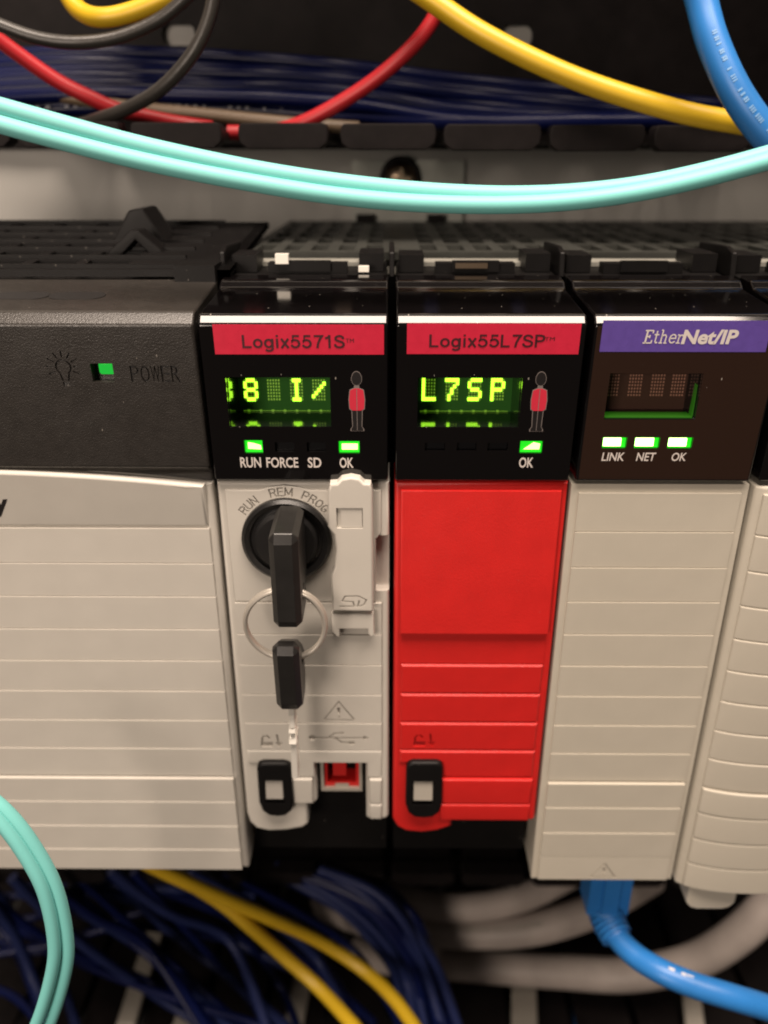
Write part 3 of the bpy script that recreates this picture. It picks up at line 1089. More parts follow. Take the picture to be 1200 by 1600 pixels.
# memory card door
g = lambda px, py: (at(px, py, -3.2).x, at(px, py, -3.2).z)
dpts = [g(513, 768), g(516, 757), g(527, 756), g(534, 749), g(549, 746), g(563, 749), g(570, 756), g(580, 757), g(583, 768), g(585, 956), g(520, 956), g(519, 900), g(524, 888), g(526, 860), g(522, 836), g(513, 824)]
bm = prism(NB(), dpts[::-1], -3.2, 1.0)
bev(bm, 0.55, 3, 18, front_edges(-3.1))
c = NB()
wa, wb_ = g(526, 794), g(568, 826)
box(c, wa[0], wb_[0], -6, -2.55, wb_[1], wa[1])
sa1, sb1 = g(531, 950), g(575, 930)
bm = cut(bm, c)
c = NB()
sw_, sh_ = sb1[0] - sa1[0], sb1[1] - sa1[1]
SX = lambda u: sa1[0] + u * sw_
SZ = lambda v: sa1[1] + v * sh_
for k_, (p, q) in enumerate((((0.05, .12), (.55, .12)), ((.55, .12), (.50, .48)), ((.50, .48), (.12, .52)), ((.12, .52), (.22, .90)), ((.22, .90), (.70, .92)), ((.70, .92), (.97, .62)),
                             ((.97, .62), (.88, .25)), ((.88, .25), (.66, .10)), ((.66, .10), (.72, .55)))):
    stroke(c, (SX(p[0]), SZ(p[1])), (SX(q[0]), SZ(q[1])), 0.34, -6, -2.88 + 0.004 * k_)
bm = cut_marked(bm, c, -2.95, -2.7)
sd = emit('card_door', bm, [M['grey'], M['ink_shade_grey']], m2)
bm = box(NB(), wa[0] + 0.9, wb_[0] - 0.15, -2.95, -2.5, wb_[1] + 0.15, wa[1] - 0.15)
bev(bm, 0.15, 1)
emit('tab', bm, M['grey'], sd)
h_ = lambda px, py: (at(px, py, -2.2).x, at(px, py, -2.2).z)
bm = prism(NB(), [h_(519, 959), h_(585, 959), h_(586, 984), h_(587, 992), h_(582, 996), h_(576, 990), h_(575, 983), h_(533, 983), h_(532, 996), h_(526, 994), h_(520, 986)][::-1], -2.4, 1.0)
bev(bm, 0.4, 2, 18, front_edges(-2.3))
emit('foot', bm, M['grey'], sd)
hk = at(549, 747, 0)
bm = lathe(NB(), hk.x, hk.z + 0.2, [(0, 0.3), (2.6, 0.3), (2.9, 0.9), (2.9, 2.2), (0, 2.2)], 32)
emit('hinge_stub', bm, M['black'], sd)


def latch(parent, pxs, py0, py1, sq, matg):
    a, b = at(pxs[0], py0, -1.4), at(pxs[1], py1, -1.4)
    w, h = b.x - a.x, a.z - b.z
    pts = [(a.x + 1.6, a.z), (b.x - 1.6, a.z), (b.x - .5, a.z - .5), (b.x, a.z - 1.8), (b.x + .1, b.z + 4.5), (b.x - .6, b.z + 1.8), (b.x - 2.2, b.z + .3), (a.x + w / 2, b.z),
           (a.x + 2.2, b.z + .3), (a.x + .6, b.z + 1.8), (a.x - .1, b.z + 4.5), (a.x, a.z - 1.8), (a.x + .5, a.z - .5)]
    bm = prism(NB(), pts, -1.7, 1.2)
    bev(bm, 0.75, 3, 14, front_edges(-1.6))
    c = NB()
    p, q = at(sq[0], sq[2], -1.7), at(sq[1], sq[3], -1.7)
    box(c, p.x - 0.25, q.x + 0.25, -5, -0.5, q.z - 1.6, p.z + 0.2)
    bm = cut(bm, c)
    o = emit('locking_tab', bm, M['black'], parent)
    bm = prismx(NB(), [(-1.9, q.z), (-1.2, p.z), (-0.4, p.z), (-0.4, q.z)], p.x, q.x)
    bev(bm, 0.12, 1)
    emit('slider', bm, matg, o)
    return o


latch(m2, (402, 462), 1193, 1277, (416, 445, 1222, 1249), M['latch_grey'])
# service port
us = emit('usb_port', cut(box(NB(), ux0 + 1.2, ux1 - 1.3, 2.2, 12, -142.2, -131.0), box(NB(), ux0 + 1.9, ux1 - 2.0, 0, 10.5, -141.3, -131.6)), M['shell'], m2)
emit('port_lining', cut(box(NB(), ux0 + 1.95, ux1 - 2.05, 3.0, 10.4, -141.25, -131.65), box(NB(), ux0 + 2.7, ux1 - 2.8, 0, 9.5, -140.3, -131.0)), M['red'], us)
emit('port_tongue', bev(box(NB(), ux0 + 4.1, ux0 + 7.3, 3.4, 9.6, -138.4, -132.0), 0.2, 1), M['red'], us)
emit('port_spring', box(NB(), ux0 + 4.6, ux0 + 7.9, 2.6, 3.4, -141.2, -140.4), M['shell'], us)
module_body(m2, X2)
top_latch(m2, X2)
for px, py, hw, hh in ((440, 404, 10, 7), (568, 420, 8, 4)):
    c = at(px, py, 28.0)
    emit('contact_tab', bev(box(NB(), c.x - hw * 0.138, c.x + hw * 0.138, 27.4, 29.5, c.z - hh * 0.15, c.z + hh * 0.13), 0.2, 1), M['white'], m2)

# ------------------------------------------------------------------ keys
KX, KF = at(441, 848, -15).x, -15.0
GK = 'black moulded keys on the ring'


def key_bow(yz, x, w, hole):
    bm = prismx(NB(), yz, x - w / 2, x + w / 2)
    bev(bm, 1.1, 1, 30)
    bev(bm, 0.12, 1, 20)
    c = NB()
    n = 16
    loft(c, [(x - 9, hole[0] + 1.5 * math.cos(2 * math.pi * i / n), hole[1] + 1.5 * math.sin(2 * math.pi * i / n)) for i in range(n)],
         [(x + 9, hole[0] + 1.5 * math.cos(2 * math.pi * i / n), hole[1] + 1.5 * math.sin(2 * math.pi * i / n)) for i in range(n)])
    return cut(bm, c)


RC = at(447, 976, -9.5)                                   # ring centre
RR = 62 / 1250 * 163
k1 = thing('key', 'black key standing upright in the round key switch', 'key', (KX, -8, -84), GK)
emit('bow', key_bow([(-2.0, -63.6), (-14.2, -64.4), (-15.4, -65.2), (-15.4, -84.2), (-13.5, -85.4), (-5.5, -85.0), (-2.0, -78)], KX + 0.2, 5.6, (-9.5, RC.z + RR)), M['rubber'], k1)
emit('blade', box(NB(), KX - 0.9, KX + 1.3, -2.4, -0.8, -75, -67), M['steel'], k1)
K2 = at(447, 1000, -14).x
zt, zb_ = at(447, 1011, -15).z, at(447, 1112, -13).z
k2 = thing('key', 'spare black key hanging from the ring with its metal blade down', 'key', (K2, -9, zb_ - 12), GK)
emit('bow', key_bow([(-8.2, zt - 2.6), (-13.6, zt + 0.3), (-15.5, zt - 0.9), (-14.2, zb_ + 1.5), (-12.4, zb_), (-7, zb_), (-5.2, zb_ + 3), (-5.0, zt - 6.5)], K2, 5.4, (-9.5, RC.z - RR)), M['rubber'], k2)
q = at(447, 1196, -7)
bl = NB()
for z0_, z1_, hw, ya, yb_, tilt in ((-2.6, 0.5, .72, -11.4, -7.0, .1), (-5.4, -2.6, .60, -11.9, -7.6, .9), (-6.6, -5.4, .78, -12.3, -7.4, 1.1), (-8.2, -6.6, .50, -11.5, -8.2, .2),
                                    (-9.6, -8.2, .85, -12.2, -7.6, 1.0), (q.z + .2 - zb_, -9.6, .70, -11.6, -7.8, .35)):
    prismx(bl, [(ya, zb_ + z0_), (ya + tilt, zb_ + z1_), (yb_, zb_ + z1_), (yb_, zb_ + z0_)], K2 - hw, K2 + hw)
bev(bl, 0.16, 1)
emit('blade', bl, M['steel'], k2)
bm = NB()
for dy, dr in ((-0.45, 0.0), (0.45, 0.12)):
    tube(bm, [(RC.x + (RR + dr) * math.cos(2 * math.pi * i / 72), -9.5 + dy + 0.9 * math.sin(4 * math.pi * i / 72) * 0.2, RC.z + (RR + dr) * math.sin(2 * math.pi * i / 72)) for i in range(72)], 0.5, 10, True)
tag(emit('key_ring', bm, M['nickel']), 'thin silver split ring linking the two black keys', 'key ring')

# ------------------------------------------------------------------ red module
X3 = 0.65
m3 = thing('partner_module', 'bright red module between two pale grey modules', 'module', (X3 + 17.5, 20, -167))
L3 = [(665, 695, 692, 704, 'off'), (715, 744, 692, 704, 'off'), (763, 793, 692, 704, 'off'), (814, 846, 689, 707, 'wedge')]
head3 = display_head(m3, X3, L3, None)
for l in L3:
    led(m3, *l)
lab = label_band(m3, 636, 903, 505, 553, M['label_red'])
emit('lettering', stroke_text('Logix55L7SP', 671, 850, 522, 548, -0.10), M['ink_dark'], lab)
emit('lettering', text_px('TM', 851, 866, 526, 532, -0.10), M['ink_dark'], lab)
emit('lettering', text_px('OK', 812, 833, 714, 730, -0.06, offset=0.02), M['ink_white'], head3)
guard(head3, 846, 583, 674)
display_block(head3, X3, 'L7SP', True, (660, 696, 732, 768), 591)
plate3 = [(X3 + 0.3, FT), (X3 + 35.3, FT), (X3 + 35.3, -149.0), (X3 + 34.8, -149.8), (X3 + 14.9, -149.8), (X3 + 14.9, -151.8), (X3 + 11.5, -153.4), (X3 + 7.5, -154.1),
          (X3 + 3.6, -153.6), (X3 + 1.4, -152.2), (X3 + 0.3, -149.5)]
bm = prism(NB(), plate3, 0.5, 12)
bev(bm, 0.9, 3, 35, front_edges(0.55))
fp3 = emit('face_plate', bm, M['red'], m3)
rx0, rx1 = X3 + 1.9, X3 + 33.6
bm = prismx(NB(), [(-0.5, -61.4), (-1.1, -94.9), (1.4, -94.9), (1.4, -61.4)], rx0 - 0.3, rx1 + 0.3)
bev(bm, 0.35, 2, 30, lambda e: max(v.co.y for v in e.verts) < 0)
emit('raised_panel', bm, M['red'], fp3)
emit('rib', bev(box(NB(), rx0, rx1, 0.15, 1.3, -103.2, -95.0), 0.3, 2, 40, front_edges(0.2)), M['red'], fp3)
G3 = [-103.4, -111.4, -119.5, -127.6, -135.6, -143.7, -149.0]
lx0, lx1 = X3 + 3.2, X3 + 11.8
for t, b_ in zip(G3, G3[1:]):
    y0 = -0.45 if t < -135 else 0.0
    if t == -127.6:
        pts = [(lx1, b_ + .1), (rx1, b_ + .1), (rx1, t - .1), (rx0, t - .1), (rx0, -131.3), (lx1, -131.3)]
    elif t < -135:
        tt = t - 0.3 if t == -135.6 else t
        pts = [(lx1, b_ + .1), (rx1, b_ + .1), (rx1, tt - .1), (lx1, tt - .1)]
    else:
        pts = [(rx0, b_ + .1), (rx1, b_ + .1), (rx1, t - .1), (rx0, t - .1)]
    bm = lap(prism(NB(), pts, y0, 1.3), y0)
    bev(bm, 0.5 if y0 else 0.36, 2 if y0 else 1, 40, front_edges(y0 + 0.01))
    if t == -119.5:
        la_ = at(648, 1166, 0)
        c = NB()
        symbols_lock(c, la_.x, la_.z, 0.42)
        bm = cut_marked(bm, c, 0.3, 0.6)
    emit('rib', bm, [M['red'], M['red_dark']], fp3)
latch(m3, (637, 692), 1191, 1278, (649, 678, 1222, 1250), M['strip'])
module_body(m3, X3)
top_latch(m3, X3, 1)
c = at(736, 415, 27.8)
emit('contact_tab', bev(box(NB(), c.x - 3.4, c.x + 3.4, 27.3, 28.3, c.z - 0.5, c.z + 0.5), 0.15, 1), M['brass'], m3)

# ------------------------------------------------------------------ network module
X4 = 36.55
m4 = thing('network_module', 'pale grey module with purple name strip and three lit green lights', 'module', (X4 + 17.5, 20, -169))
L4 = [(943, 977, 683, 699, 'full'), (993, 1028, 683, 699, 'full'), (1045, 1079, 683, 699, 'full')]
WIN4 = (4.3, 21.6, -46.0, -36.9)
head4 = display_head(m4, X4, L4, M['gloss_reflection'], WIN4)
for l in L4:
    led(m4, *l)
lab = label_band(m4, 942, 1194, 500, 549, M['label_purple'])
emit('lettering', text_px('Net/IP', 1066, 1149, 514, 537, -0.10, offset=0.035, shear=0.12), M['ink_white'], lab)
eb = stroke_text('Ether', 1006, 1065, 514, 536, -0.10, w=0.10, shear=0.12)
emit('lettering', eb, M['ink_white'], lab)
for s_, x0, x1 in (('LINK', 941, 974), ('NET', 995, 1023), ('OK', 1050, 1070)):
    emit('lettering', text_px(s_, x0, x1, 706, 719, -0.06, offset=0.015, shear=0.1), M['ink_white'], head4)
display_block(head4, X4, '    ', False, (947, 983, 1018, 1050), 583, WIN4, 4.5)
zq = WIN4[2]  # green light leak imitated by faintly emitting strips in the window
emit('light_leak', box(NB(), X4 + WIN4[0] + 0.3, X4 + WIN4[1] - 0.3, fy(zq) + 0.6, 2.2, zq + 0.12, zq + 0.30), M['green_glow'], head4)
emit('light_leak', prism(NB(), [(X4 + WIN4[1] - 0.45, zq + 0.31), (X4 + WIN4[1] - 0.13, zq + 0.31), (X4 + WIN4[1] - 0.13, zq + 6.5)], fy(zq) + 0.9, 0.6), M['green_glow'], head4)
bm = box(NB(), X4 - 0.05, X4 + 35.6, 0.45, 22, -169.0, -60.2)
bev(bm, 1.2, 3, 40, front_edges(0.5))
d4 = emit('door', bm, M['beige'], m4)
GE = [-61.9, -70.6, -78.9, -87.2, -95.4, -103.6, -111.8, -120.0, -128.2, -136.5]
ribs(d4, list(zip(GE, GE[1:])), M['beige'], X4 + 1.5, X4 + 34.1)
ribs(d4, [(-136.9, -144.4), (-144.4, -152.5), (-152.5, -160.7)], M['beige'], X4 + 1.5, X4 + 34.1, y=-0.5, depth=1.7, bevel=0.55)
bm = box(NB(), X4 + 1.5, X4 + 34.1, -0.5, 1.2, -168.4, -160.8)
bev(bm, 0.5, 2, 40, front_edges(-0.49))
c = NB()
ta = at(944, 1369, -0.5)
symbols_tri(c, ta.x, ta.z + 0.2, 4.6, -0.15)
emit('rib', cut_marked(bm, c, -0.3, 0.3), [M['beige'], M['ink_shade_grey']], d4)
module_body(m4, X4, -160, 22.5)
top_latch(m4, X4, 2)

# ------------------------------------------------------------------ curved module at the right edge
X5 = 72.85
m5 = thing('input_module', 'pale module with bulging ribbed door, cut off by the right edge', 'module', (X5 + 17.5, 20, -169))
bm = prismx(NB(), lens_profile(), X5 + 0.35, X5 + 35)
bev(bm, 0.55, 3, 20)
emit('display_head', bm, M['gloss'], m5)


def bulge(u):                                            # door bows towards the viewer
    return 1.2 - 5.2 * math.sqrt(max(0.0, 1 - ((u - 0.5) / 0.53) ** 2))


NS = 22


def bulged(bm, x0, x1, z0, z1, off, depth, shrink=0.0):
    front = [(x0 + (x1 - x0) * i / NS, bulge((x0 + (x1 - x0) * i / NS - X5) / 35.0) + off) for i in range(NS + 1)]
    out = front + [(x, y + depth) for x, y in reversed(front)]
    return loft(bm, [(x, y - (shrink if i <= NS else 0), z1) for i, (x, y) in enumerate(out)], [(x, y, z0) for x, y in out])


bm = bulged(NB(), X5 + 0.2, X5 + 34.8, -169.6, -60.2, 0.45, 9)
bev(bm, 0.6, 2, 40)
d5 = emit('door', bm, M['beige'], m5)
G5 = [-61.5, -70.6, -78.9, -87.2, -95.4, -103.6, -111.8, -120.0, -128.2, -136.5]
for t, b_ in list(zip(G5, G5[1:])):
    bm = bulged(NB(), X5 + 1.6, X5 + 33.4, b_ + 0.1, t - 0.1, 0.0, 1.4, 0.2)
    bev(bm, 0.28, 2, 50)
    emit('rib', bm, M['beige'], d5)
for t, b_ in ((-136.9, -144.4), (-144.4, -152.5), (-152.5, -160.7), (-160.7, -168.8)):
    bm = bulged(NB(), X5 + 1.6, X5 + 33.4, b_ + 0.1, t - 0.1, -0.5, 1.9)
    bev(bm, 0.4, 2, 50)
    emit('rib', bm, M['beige'], d5)
ta, tb = at(1072, 1378, 1), at(1141, 1404, 1)
bm = prism(NB(), [(ta.x, ta.z + 3), (tb.x, ta.z + 3), (tb.x, tb.z + 2.2), (tb.x - 1.2, tb.z + 0.6), (tb.x - 3, tb.z), (ta.x + 3, tb.z), (ta.x + 1.2, tb.z + 0.6), (ta.x, tb.z + 2.2)], -1.6, 4)
bev(bm, 0.5, 2, 30)
emit('pull_tab', bm, M['beige'], d5)
module_body(m5, X5, -160, 12)
top_latch(m5, X5, 1)

# ------------------------------------------------------------------ wire ducts
def duct(label, zbase, ztop, base_label, n0, n1, pitch, tip_z, zdir, holes=()):
    d = thing('wire_duct', label, 'wire duct', (15, 105, min(zbase, ztop)))
    bm = box(NB(), -330, 330, 141.5, 144.8, min(zbase, ztop), max(zbase, ztop))
    if holes:
        c = NB()
        for x, z in holes:
            prism(c, rrect(x - 5.2, x + 5.2, z - 3.0, z + 3.0, 2.6), 130, 150)
        bm = cut(bm, c)
    emit('base', bm, M['duct'], d)
    return d


def finger(parent, x0, x1, zc, th=1.9, ytip=66.0, style=0):
    w = x1 - x0
    bm = NB()
    # thin tongue running back to the base, thick bead at the tip with hooked corners
    box(bm, x0 + 1.2, x1 - 1.2, ytip + 5.5, 141.4, zc - th / 2, zc + th / 2)
    t = emit('finger', bev(bm, 0.3, 1), M['duct'], parent)
    pts = [(x0 + 2.2, zc - 3.1), (x1 - 2.2, zc - 3.1), (x1 - 0.3, zc - 1.6), (x1, zc + 0.5), (x1 - 0.3, zc + 2.2), (x1 - 1.0, zc + 2.8), (x0 + 1.0, zc + 2.8), (x0 + 0.3, zc + 2.2), (x0, zc + 0.5), (x0 + 0.3, zc - 1.6)]
    bm = prism(NB(), pts, ytip, ytip + 6)
    bev(bm, 0.7, 2, 30)
    emit('bead', bm, M['duct'], t)
    return t


hl = [(at(277, 54, 142).x, at(277, 54, 142).z), (at(805, 56, 142).x, at(805, 56, 142).z), (-150, at(277, 54, 142).z), (150, at(277, 54, 142).z)]
du = duct('open black wire duct with hooked fingers above the modules', 2.0, 72.0, '', 0, 0, 25.4, 4.6, 1, hl)
edges = [(-118, 12), (20, 186), (201, 345), (370, 512), (530, 681), (692, 845), (857, 1007), (1020, 1172), (1186, 1336)]
for e0, e1 in edges:
    yy = 209 + 0.006 * (e0 + e1) / 2
    a, b = at(e0, yy, 66), at(e1, yy, 66)
    finger(du, a.x, b.x, a.z)
for i in range(-3, 7):                                   # upper wall, above the frame
    finger(du, -13 + 25.4 * i, 10.6 + 25.4 * i, 70.0)

dl = duct('open black wire duct below the modules with cables lying in it', -240.0, -330.0, '', 0, 0, 25.4, 0, -1)
for i in range(-6, 8):
    finger(dl, 1.0 + 25.4 * i, 24.0 + 25.4 * i, -240.0, 2.4, 62)
for i in range(-9, 9):
    finger(dl, 0.4 + 25.4 * i, 25.0 + 25.4 * i, -327.0, 2.4, 40)
GK2 = 'black terminal blocks in a row at the bottom'
for i in range(12):  # row put in so the gaps behind the fingers look dark
    bm = NB()
    x = -185 + 32 * i
    prismx(bm, [(78, -352), (88, -343), (122, -343), (130, -350), (144, -350), (144, -440), (78, -440)], x + 0.6, x + 31.4)
    bev(bm, 0.8, 2)
    tag(emit('terminal_block', bm, M['black']), 'black terminal block in the row added as dark backing beneath the lower duct', 'terminal block', GK2)
GS = 'light grey strips under the lower duct cables'
for (pa_, pb_, Y0, Y1), slab in zip((((246, 1450), (198, 1604), 122, 70), ((478, 1520), (462, 1600), 100, 74), ((300, 1560), (285, 1612), 88, 70), ((822, 1530), (823, 1612), 98, 70), ((1082, 1540), (1090, 1612), 95, 70)), ('light grey strip slanting beneath the navy wires, left of the yellow pair', 'light grey strip behind the lower yellow cable', 'short light grey strip end at the bottom edge, left of the yellow pair', 'light grey strip below the lowest grey cable, left of the blue lead', 'light grey strip under the bright blue network lead at lower right')):
    z = -318.0
    p, q = atz(*pa_, z), atz(*pb_, z)
    bm = NB()
    hw = 5.2 if pa_[0] in (822,) else 3.8
    A = [(p.x - hw, p.y, p.z), (p.x + hw, p.y, p.z), (q.x + hw, q.y, q.z), (q.x - hw, q.y, q.z)]
    loft(bm, A, [(x, y, zz - 2.2) for x, y, zz in A])
    bev(bm, 0.5, 1)
    tag(emit('spacer_strip', bm, M['strip']), slab, 'strip', GS)

# ------------------------------------------------------------------ cables
def above(x, y, Y, zmin=-312.0):
    return (x, y, min(Y, atz(x, y, zmin).y))


def cable(name, label, cat, px, r, m, group=None, sub=8, n=14):
    """px: (pixel x, pixel y, depth) way points"""
    pts = smooth_path([at(*p) for p in px], sub)
    o = emit(name, tube(NB(), pts, r, n), m, ang=60)
    return tag(o, label, cat, group)


# duplex aqua fibre, two strands each
fb = thing('fibre_cable', 'pair of aqua fibre strands sagging across the top of the picture', 'cable', tuple(at(800, 322, 2)))
p1 = [(-60, 150), (0, 167), (100, 195), (200, 222), (300, 245), (400, 265), (500, 281), (600, 293), (700, 301), (800, 304), (900, 300), (1000, 288), (1100, 267), (1200, 240), (1270, 217)]
p2 = [(-60, 176), (0, 195), (100, 222), (200, 247), (300, 268.5), (400, 287), (500, 303), (600, 314), (700, 319.5), (800, 320), (900, 314), (1000, 300), (1100, 278), (1200, 251), (1270, 228)]
for pp, yo in ((p1, 4.5), (p2, 2.6)):
    pts = smooth_path([at(x, y, yo + (0.9 * math.sin((x - 600) / 420) if yo > 3 else 0)) for x, y in pp])
    emit('strand', tube(NB(), pts, 1.52, 18), M['aqua'], fb, ang=60)
fl = thing('fibre_cable', 'aqua fibre loop hanging in front of the power supply at lower left', 'cable', tuple(at(90, 1600, -44)))
c1 = [(-60, 1236), (-8, 1279), (33, 1330), (68, 1393), (85, 1465), (83, 1521), (60, 1600), (28, 1660)]
c2 = [(-55, 1222), (4, 1265), (50, 1319), (88, 1388), (106, 1465), (104, 1523), (80, 1604), (47, 1668)]
for cc, yo in ((c1, -38), (c2, -36.5)):
    pts = smooth_path([at(x, y, yo - 0.006 * (y - 1250)) for x, y in cc])
    emit('strand', tube(NB(), pts, 1.28, 18), M['aqua'], fl, ang=60)

cable('patch_cable', 'yellow patch cable slanting down across the upper right', 'cable', [(560, -75, 74), (660, -8, 70), (760, 58, 66), (900, 124, 63), (1050, 172, 60), (1150, 192, 60), (1240, 206, 62)], 2.45, M['yellow'])
cable('patch_cable', 'yellow cable loop dipping in at the top left corner', 'cable', [(85, -60, 74), (105, -5, 74), (128, 20, 72), (160, 27, 70), (205, 18, 70), (262, -6, 70), (320, -40, 70)], 2.2, M['yellow'])
bp_ = [(1075, -70, 56), (1092, 0, 54), (1112, 70, 50), (1150, 150, 46), (1204, 222, 44), (1270, 285, 44)]
bc = cable('network_cable', 'thick bright blue cable curving down at the top right corner', 'cable', bp_, 3.3, M['blue'], n=20)
cable('wire', 'red wire slanting down from the left edge into the duct', 'wire', [(-60, 20, 70), (0, 66, 74), (80, 122, 78), (140, 153, 80), (185, 172, 82), (260, 189, 86), (330, 200, 90)], 1.85, M['redwire'])
cable('wire', 'red wire rising from the duct towards the yellow cable', 'wire', [(355, 207, 84), (420, 206, 84), (480, 188, 82), (560, 142, 80), (620, 95, 78), (668, 42, 78), (705, -30, 78)], 1.85, M['redwire'])
cable('wire', 'glossy black wire drooping across the top left corner', 'wire', [(-60, 12, 66), (0, 40, 66), (60, 60, 66), (120, 66, 66), (185, 57, 67), (250, 28, 68), (300, -15, 68)], 1.5, M['blackwire'])
cable('wire', 'black wire curving down in front of the red wire', 'wire', [(335, -40, 64), (327, 20, 64), (300, 82, 64), (250, 138, 66), (195, 170, 70), (145, 188, 74), (90, 205, 80)], 1.6, M['blackwire'])
cable('wire', 'tan wire lying low in the upper duct', 'wire', [(90, 150, 100), (210, 168, 98), (330, 180, 96), (450, 192, 94), (560, 200, 94)], 1.7, M['tan'])

GN = 'navy wires bunched along the upper duct'
for i in range(8):
    y0 = 94 + 11.8 * i * 0.9 + random.uniform(-4, 4)
    dy = random.uniform(-6, 6)
    Y = 122 - 3.0 * i + random.uniform(-4, 4)
    drop = 40 + 3.0 * i
    pts = [(-80, y0 + 4 + dy), (120, y0 - 6 + dy), (320, y0 + random.uniform(-5, 5)), (520, y0 + 10 + random.uniform(-4, 4)), (720, y0 + 22 + drop * .3), (920, y0 + 34 + drop * .5), (1110, y0 + 48 + drop * .6), (1300, y0 + 60 + drop * .7)]
    pts = [(x, min(y, 176 + 2.2 * i)) for x, y in pts]
    o = cable('wire', 'navy wire with white print running along the upper duct' if i == 7 else 'plain navy blue wire bunched with others along the upper duct', 'wire', [(x, y, Y + random.uniform(-2, 2)) for x, y in pts], 2.1, M['navy_deep'], GN, 8, 10)
    if i in (7,):                                     # printed legend on two of them
        path = smooth_path([at(x, y, Y) for x, y in pts], 30)
        lb = NB()
        for k_ in range(20, len(path) - 2, 2):
            if random.random() < 0.7:
                p = path[k_]
                d = (path[k_ + 1] - path[k_]).normalized()
                hw = random.uniform(0.3, 0.8)
                u = Vector((0, -0.55, 0.83))
                cen = p + Vector((0, -2.08, 0.55))
                vs = [lb.verts.new(cen + d * s_ * hw + u * t_ * 0.32) for s_, t_ in ((-1, -1), (1, -1), (1, 1), (-1, 1))]
                lb.faces.new(vs)
        emit('legend', lb, M['print'], o)

def legend(parent, px, rr, k0, k1, m, hh=0.4, dens=0.75, lift=0.5):
    """short worn dashes of print along the side of a cable"""
    P_ = smooth_path([at(*p) for p in px], 24)
    lb_ = NB()
    for k_ in range(k0, min(k1, len(P_) - 2)):
        if random.random() > dens:
            continue
        p, d_ = P_[k_], (P_[k_ + 1] - P_[k_]).normalized()
        tc_ = (Vector((0, CAMY, 0)) - p).normalized()
        u_ = d_.cross(tc_).normalized()
        u_ = u_ if u_.z > 0 else -u_
        n_ = (tc_ + u_ * lift)
        n_ = (n_ - d_ * n_.dot(d_)).normalized()
        t_ = n_.cross(d_).normalized()
        hw_ = (P_[k_ + 1] - P_[k_]).length * random.uniform(0.25, 0.48)
        c_ = p + n_ * (rr + 0.04)
        lb_.faces.new([lb_.verts.new(c_ + d_ * a_ * hw_ + t_ * b_ * hh) for a_, b_ in ((-1, -1), (1, -1), (1, 1), (-1, 1))])
    return emit('legend', lb_, m, parent)


legend(bc, bp_, 3.3, 44, 92, M['blue_print'], 0.5, 0.6, 0.3)
# grey sheathed cables lying in the lower duct
GG = 'thick grey cables in the lower duct'
cable('cable', 'thick grey cable, uppermost of three below the red module', 'cable', [(470, 1372, 138), (520, 1380, 118), (565, 1390, 94), (610, 1400, 82), (690, 1416, 78), (760, 1414, 78), (830, 1396, 82), (900, 1360, 92)], 5.6, M['greycable'], GG, n=20)
gp_ = [(475, 1405, 139), (520, 1420, 118), (565, 1436, 92), (620, 1447, 80), (720, 1456, 76), (820, 1452, 74), (900, 1432, 76), (960, 1405, 84), (1020, 1370, 100)]
gc = cable('cable', 'thick grey cable with worn print, middle one of three below the red module', 'cable', gp_, 6.2, M['greycable'], GG, n=20)
legend(gc, gp_, 6.2, 70, 130, M['ink_shade_grey'], 0.9, 0.8, 0.2)
cable('cable', 'thick grey cable, lowest of three, sweeping up to the right edge', 'cable', [(490, 1450, 138), (530, 1470, 120), (580, 1490, 98), (640, 1500, 86), (760, 1508, 80), (880, 1516, 76), (980, 1520, 72), (1080, 1500, 66), (1150, 1460, 62), (1200, 1410, 62), (1240, 1350, 66)], 6.6, M['greycable'], GG, n=20)

# yellow pair
cable('patch_cable', 'yellow cable below the power supply, the upper of two that part', 'cable', [above(*p_, -262) for p_ in [(200, 1335, 40), (262, 1366, 42), (350, 1405, 44), (420, 1434, 46), (500, 1470, 48), (570, 1515, 50), (620, 1562, 50), (665, 1625, 50)]], 2.3, M['yellow'])
cable('patch_cable', 'yellow cable below the power supply, the lower of two that part', 'cable', [above(*p_, -262) for p_ in [(215, 1335, 46), (275, 1368, 47), (345, 1410, 46), (390, 1446, 44), (445, 1494, 42), (505, 1548, 42), (575, 1625, 42)]], 2.3, M['yellow'])

# blue network lead plugged in under the network module
lead = thing('network_cable', 'bright blue network lead plugged in below the pale module', 'cable', tuple(at(1200, 1575, -10)))
bm = NB()
pl = at(946, 1390, 17)
box(bm, pl.x - 5.8, pl.x + 5.8, 12, 20.5, pl.z - 3.5, pl.z + 26)
bev(bm, 0.5, 2)
emit('plug', bm, M['blue'], lead)
emit('plug_latch', bev(box(NB(), pl.x - 2.2, pl.x + 2.2, 10.6, 12.0, pl.z - 2.0, pl.z + 20), 0.3, 1), M['blue'], lead)
bp = smooth_path([at(x, y, Y) for x, y, Y in [(948, 1394, 16.5), (950, 1418, 15), (955, 1440, 12), (968, 1464, 8)]], 10)
bm = tube(NB(), bp, lambda t: 5.5 - 1.9 * t, 16)
bt = emit('boot', bm, M['blue'], lead, ang=60)
rb = NB()
for k_ in range(9, 29, 3):
    d = (bp[k_ + 1] - bp[k_]).normalized()
    tube(rb, [bp[k_] - d * 0.55, bp[k_] + d * 0.55], 6.15 - 1.75 * k_ / 30, 16)
emit('boot_rib', rb, M['blue'], bt, ang=40)
pts = smooth_path([at(*p) for p in [(948, 1400, 16), (955, 1440, 12), (972, 1468, 7), (1000, 1494, 2), (1040, 1517, -3), (1090, 1537, -6), (1150, 1555, -8), (1210, 1573, -8), (1290, 1600, -8)]], 10)
emit('jacket', tube(NB(), pts, 3.25, 20), M['blue'], lead, ang=60)
lb = NB()
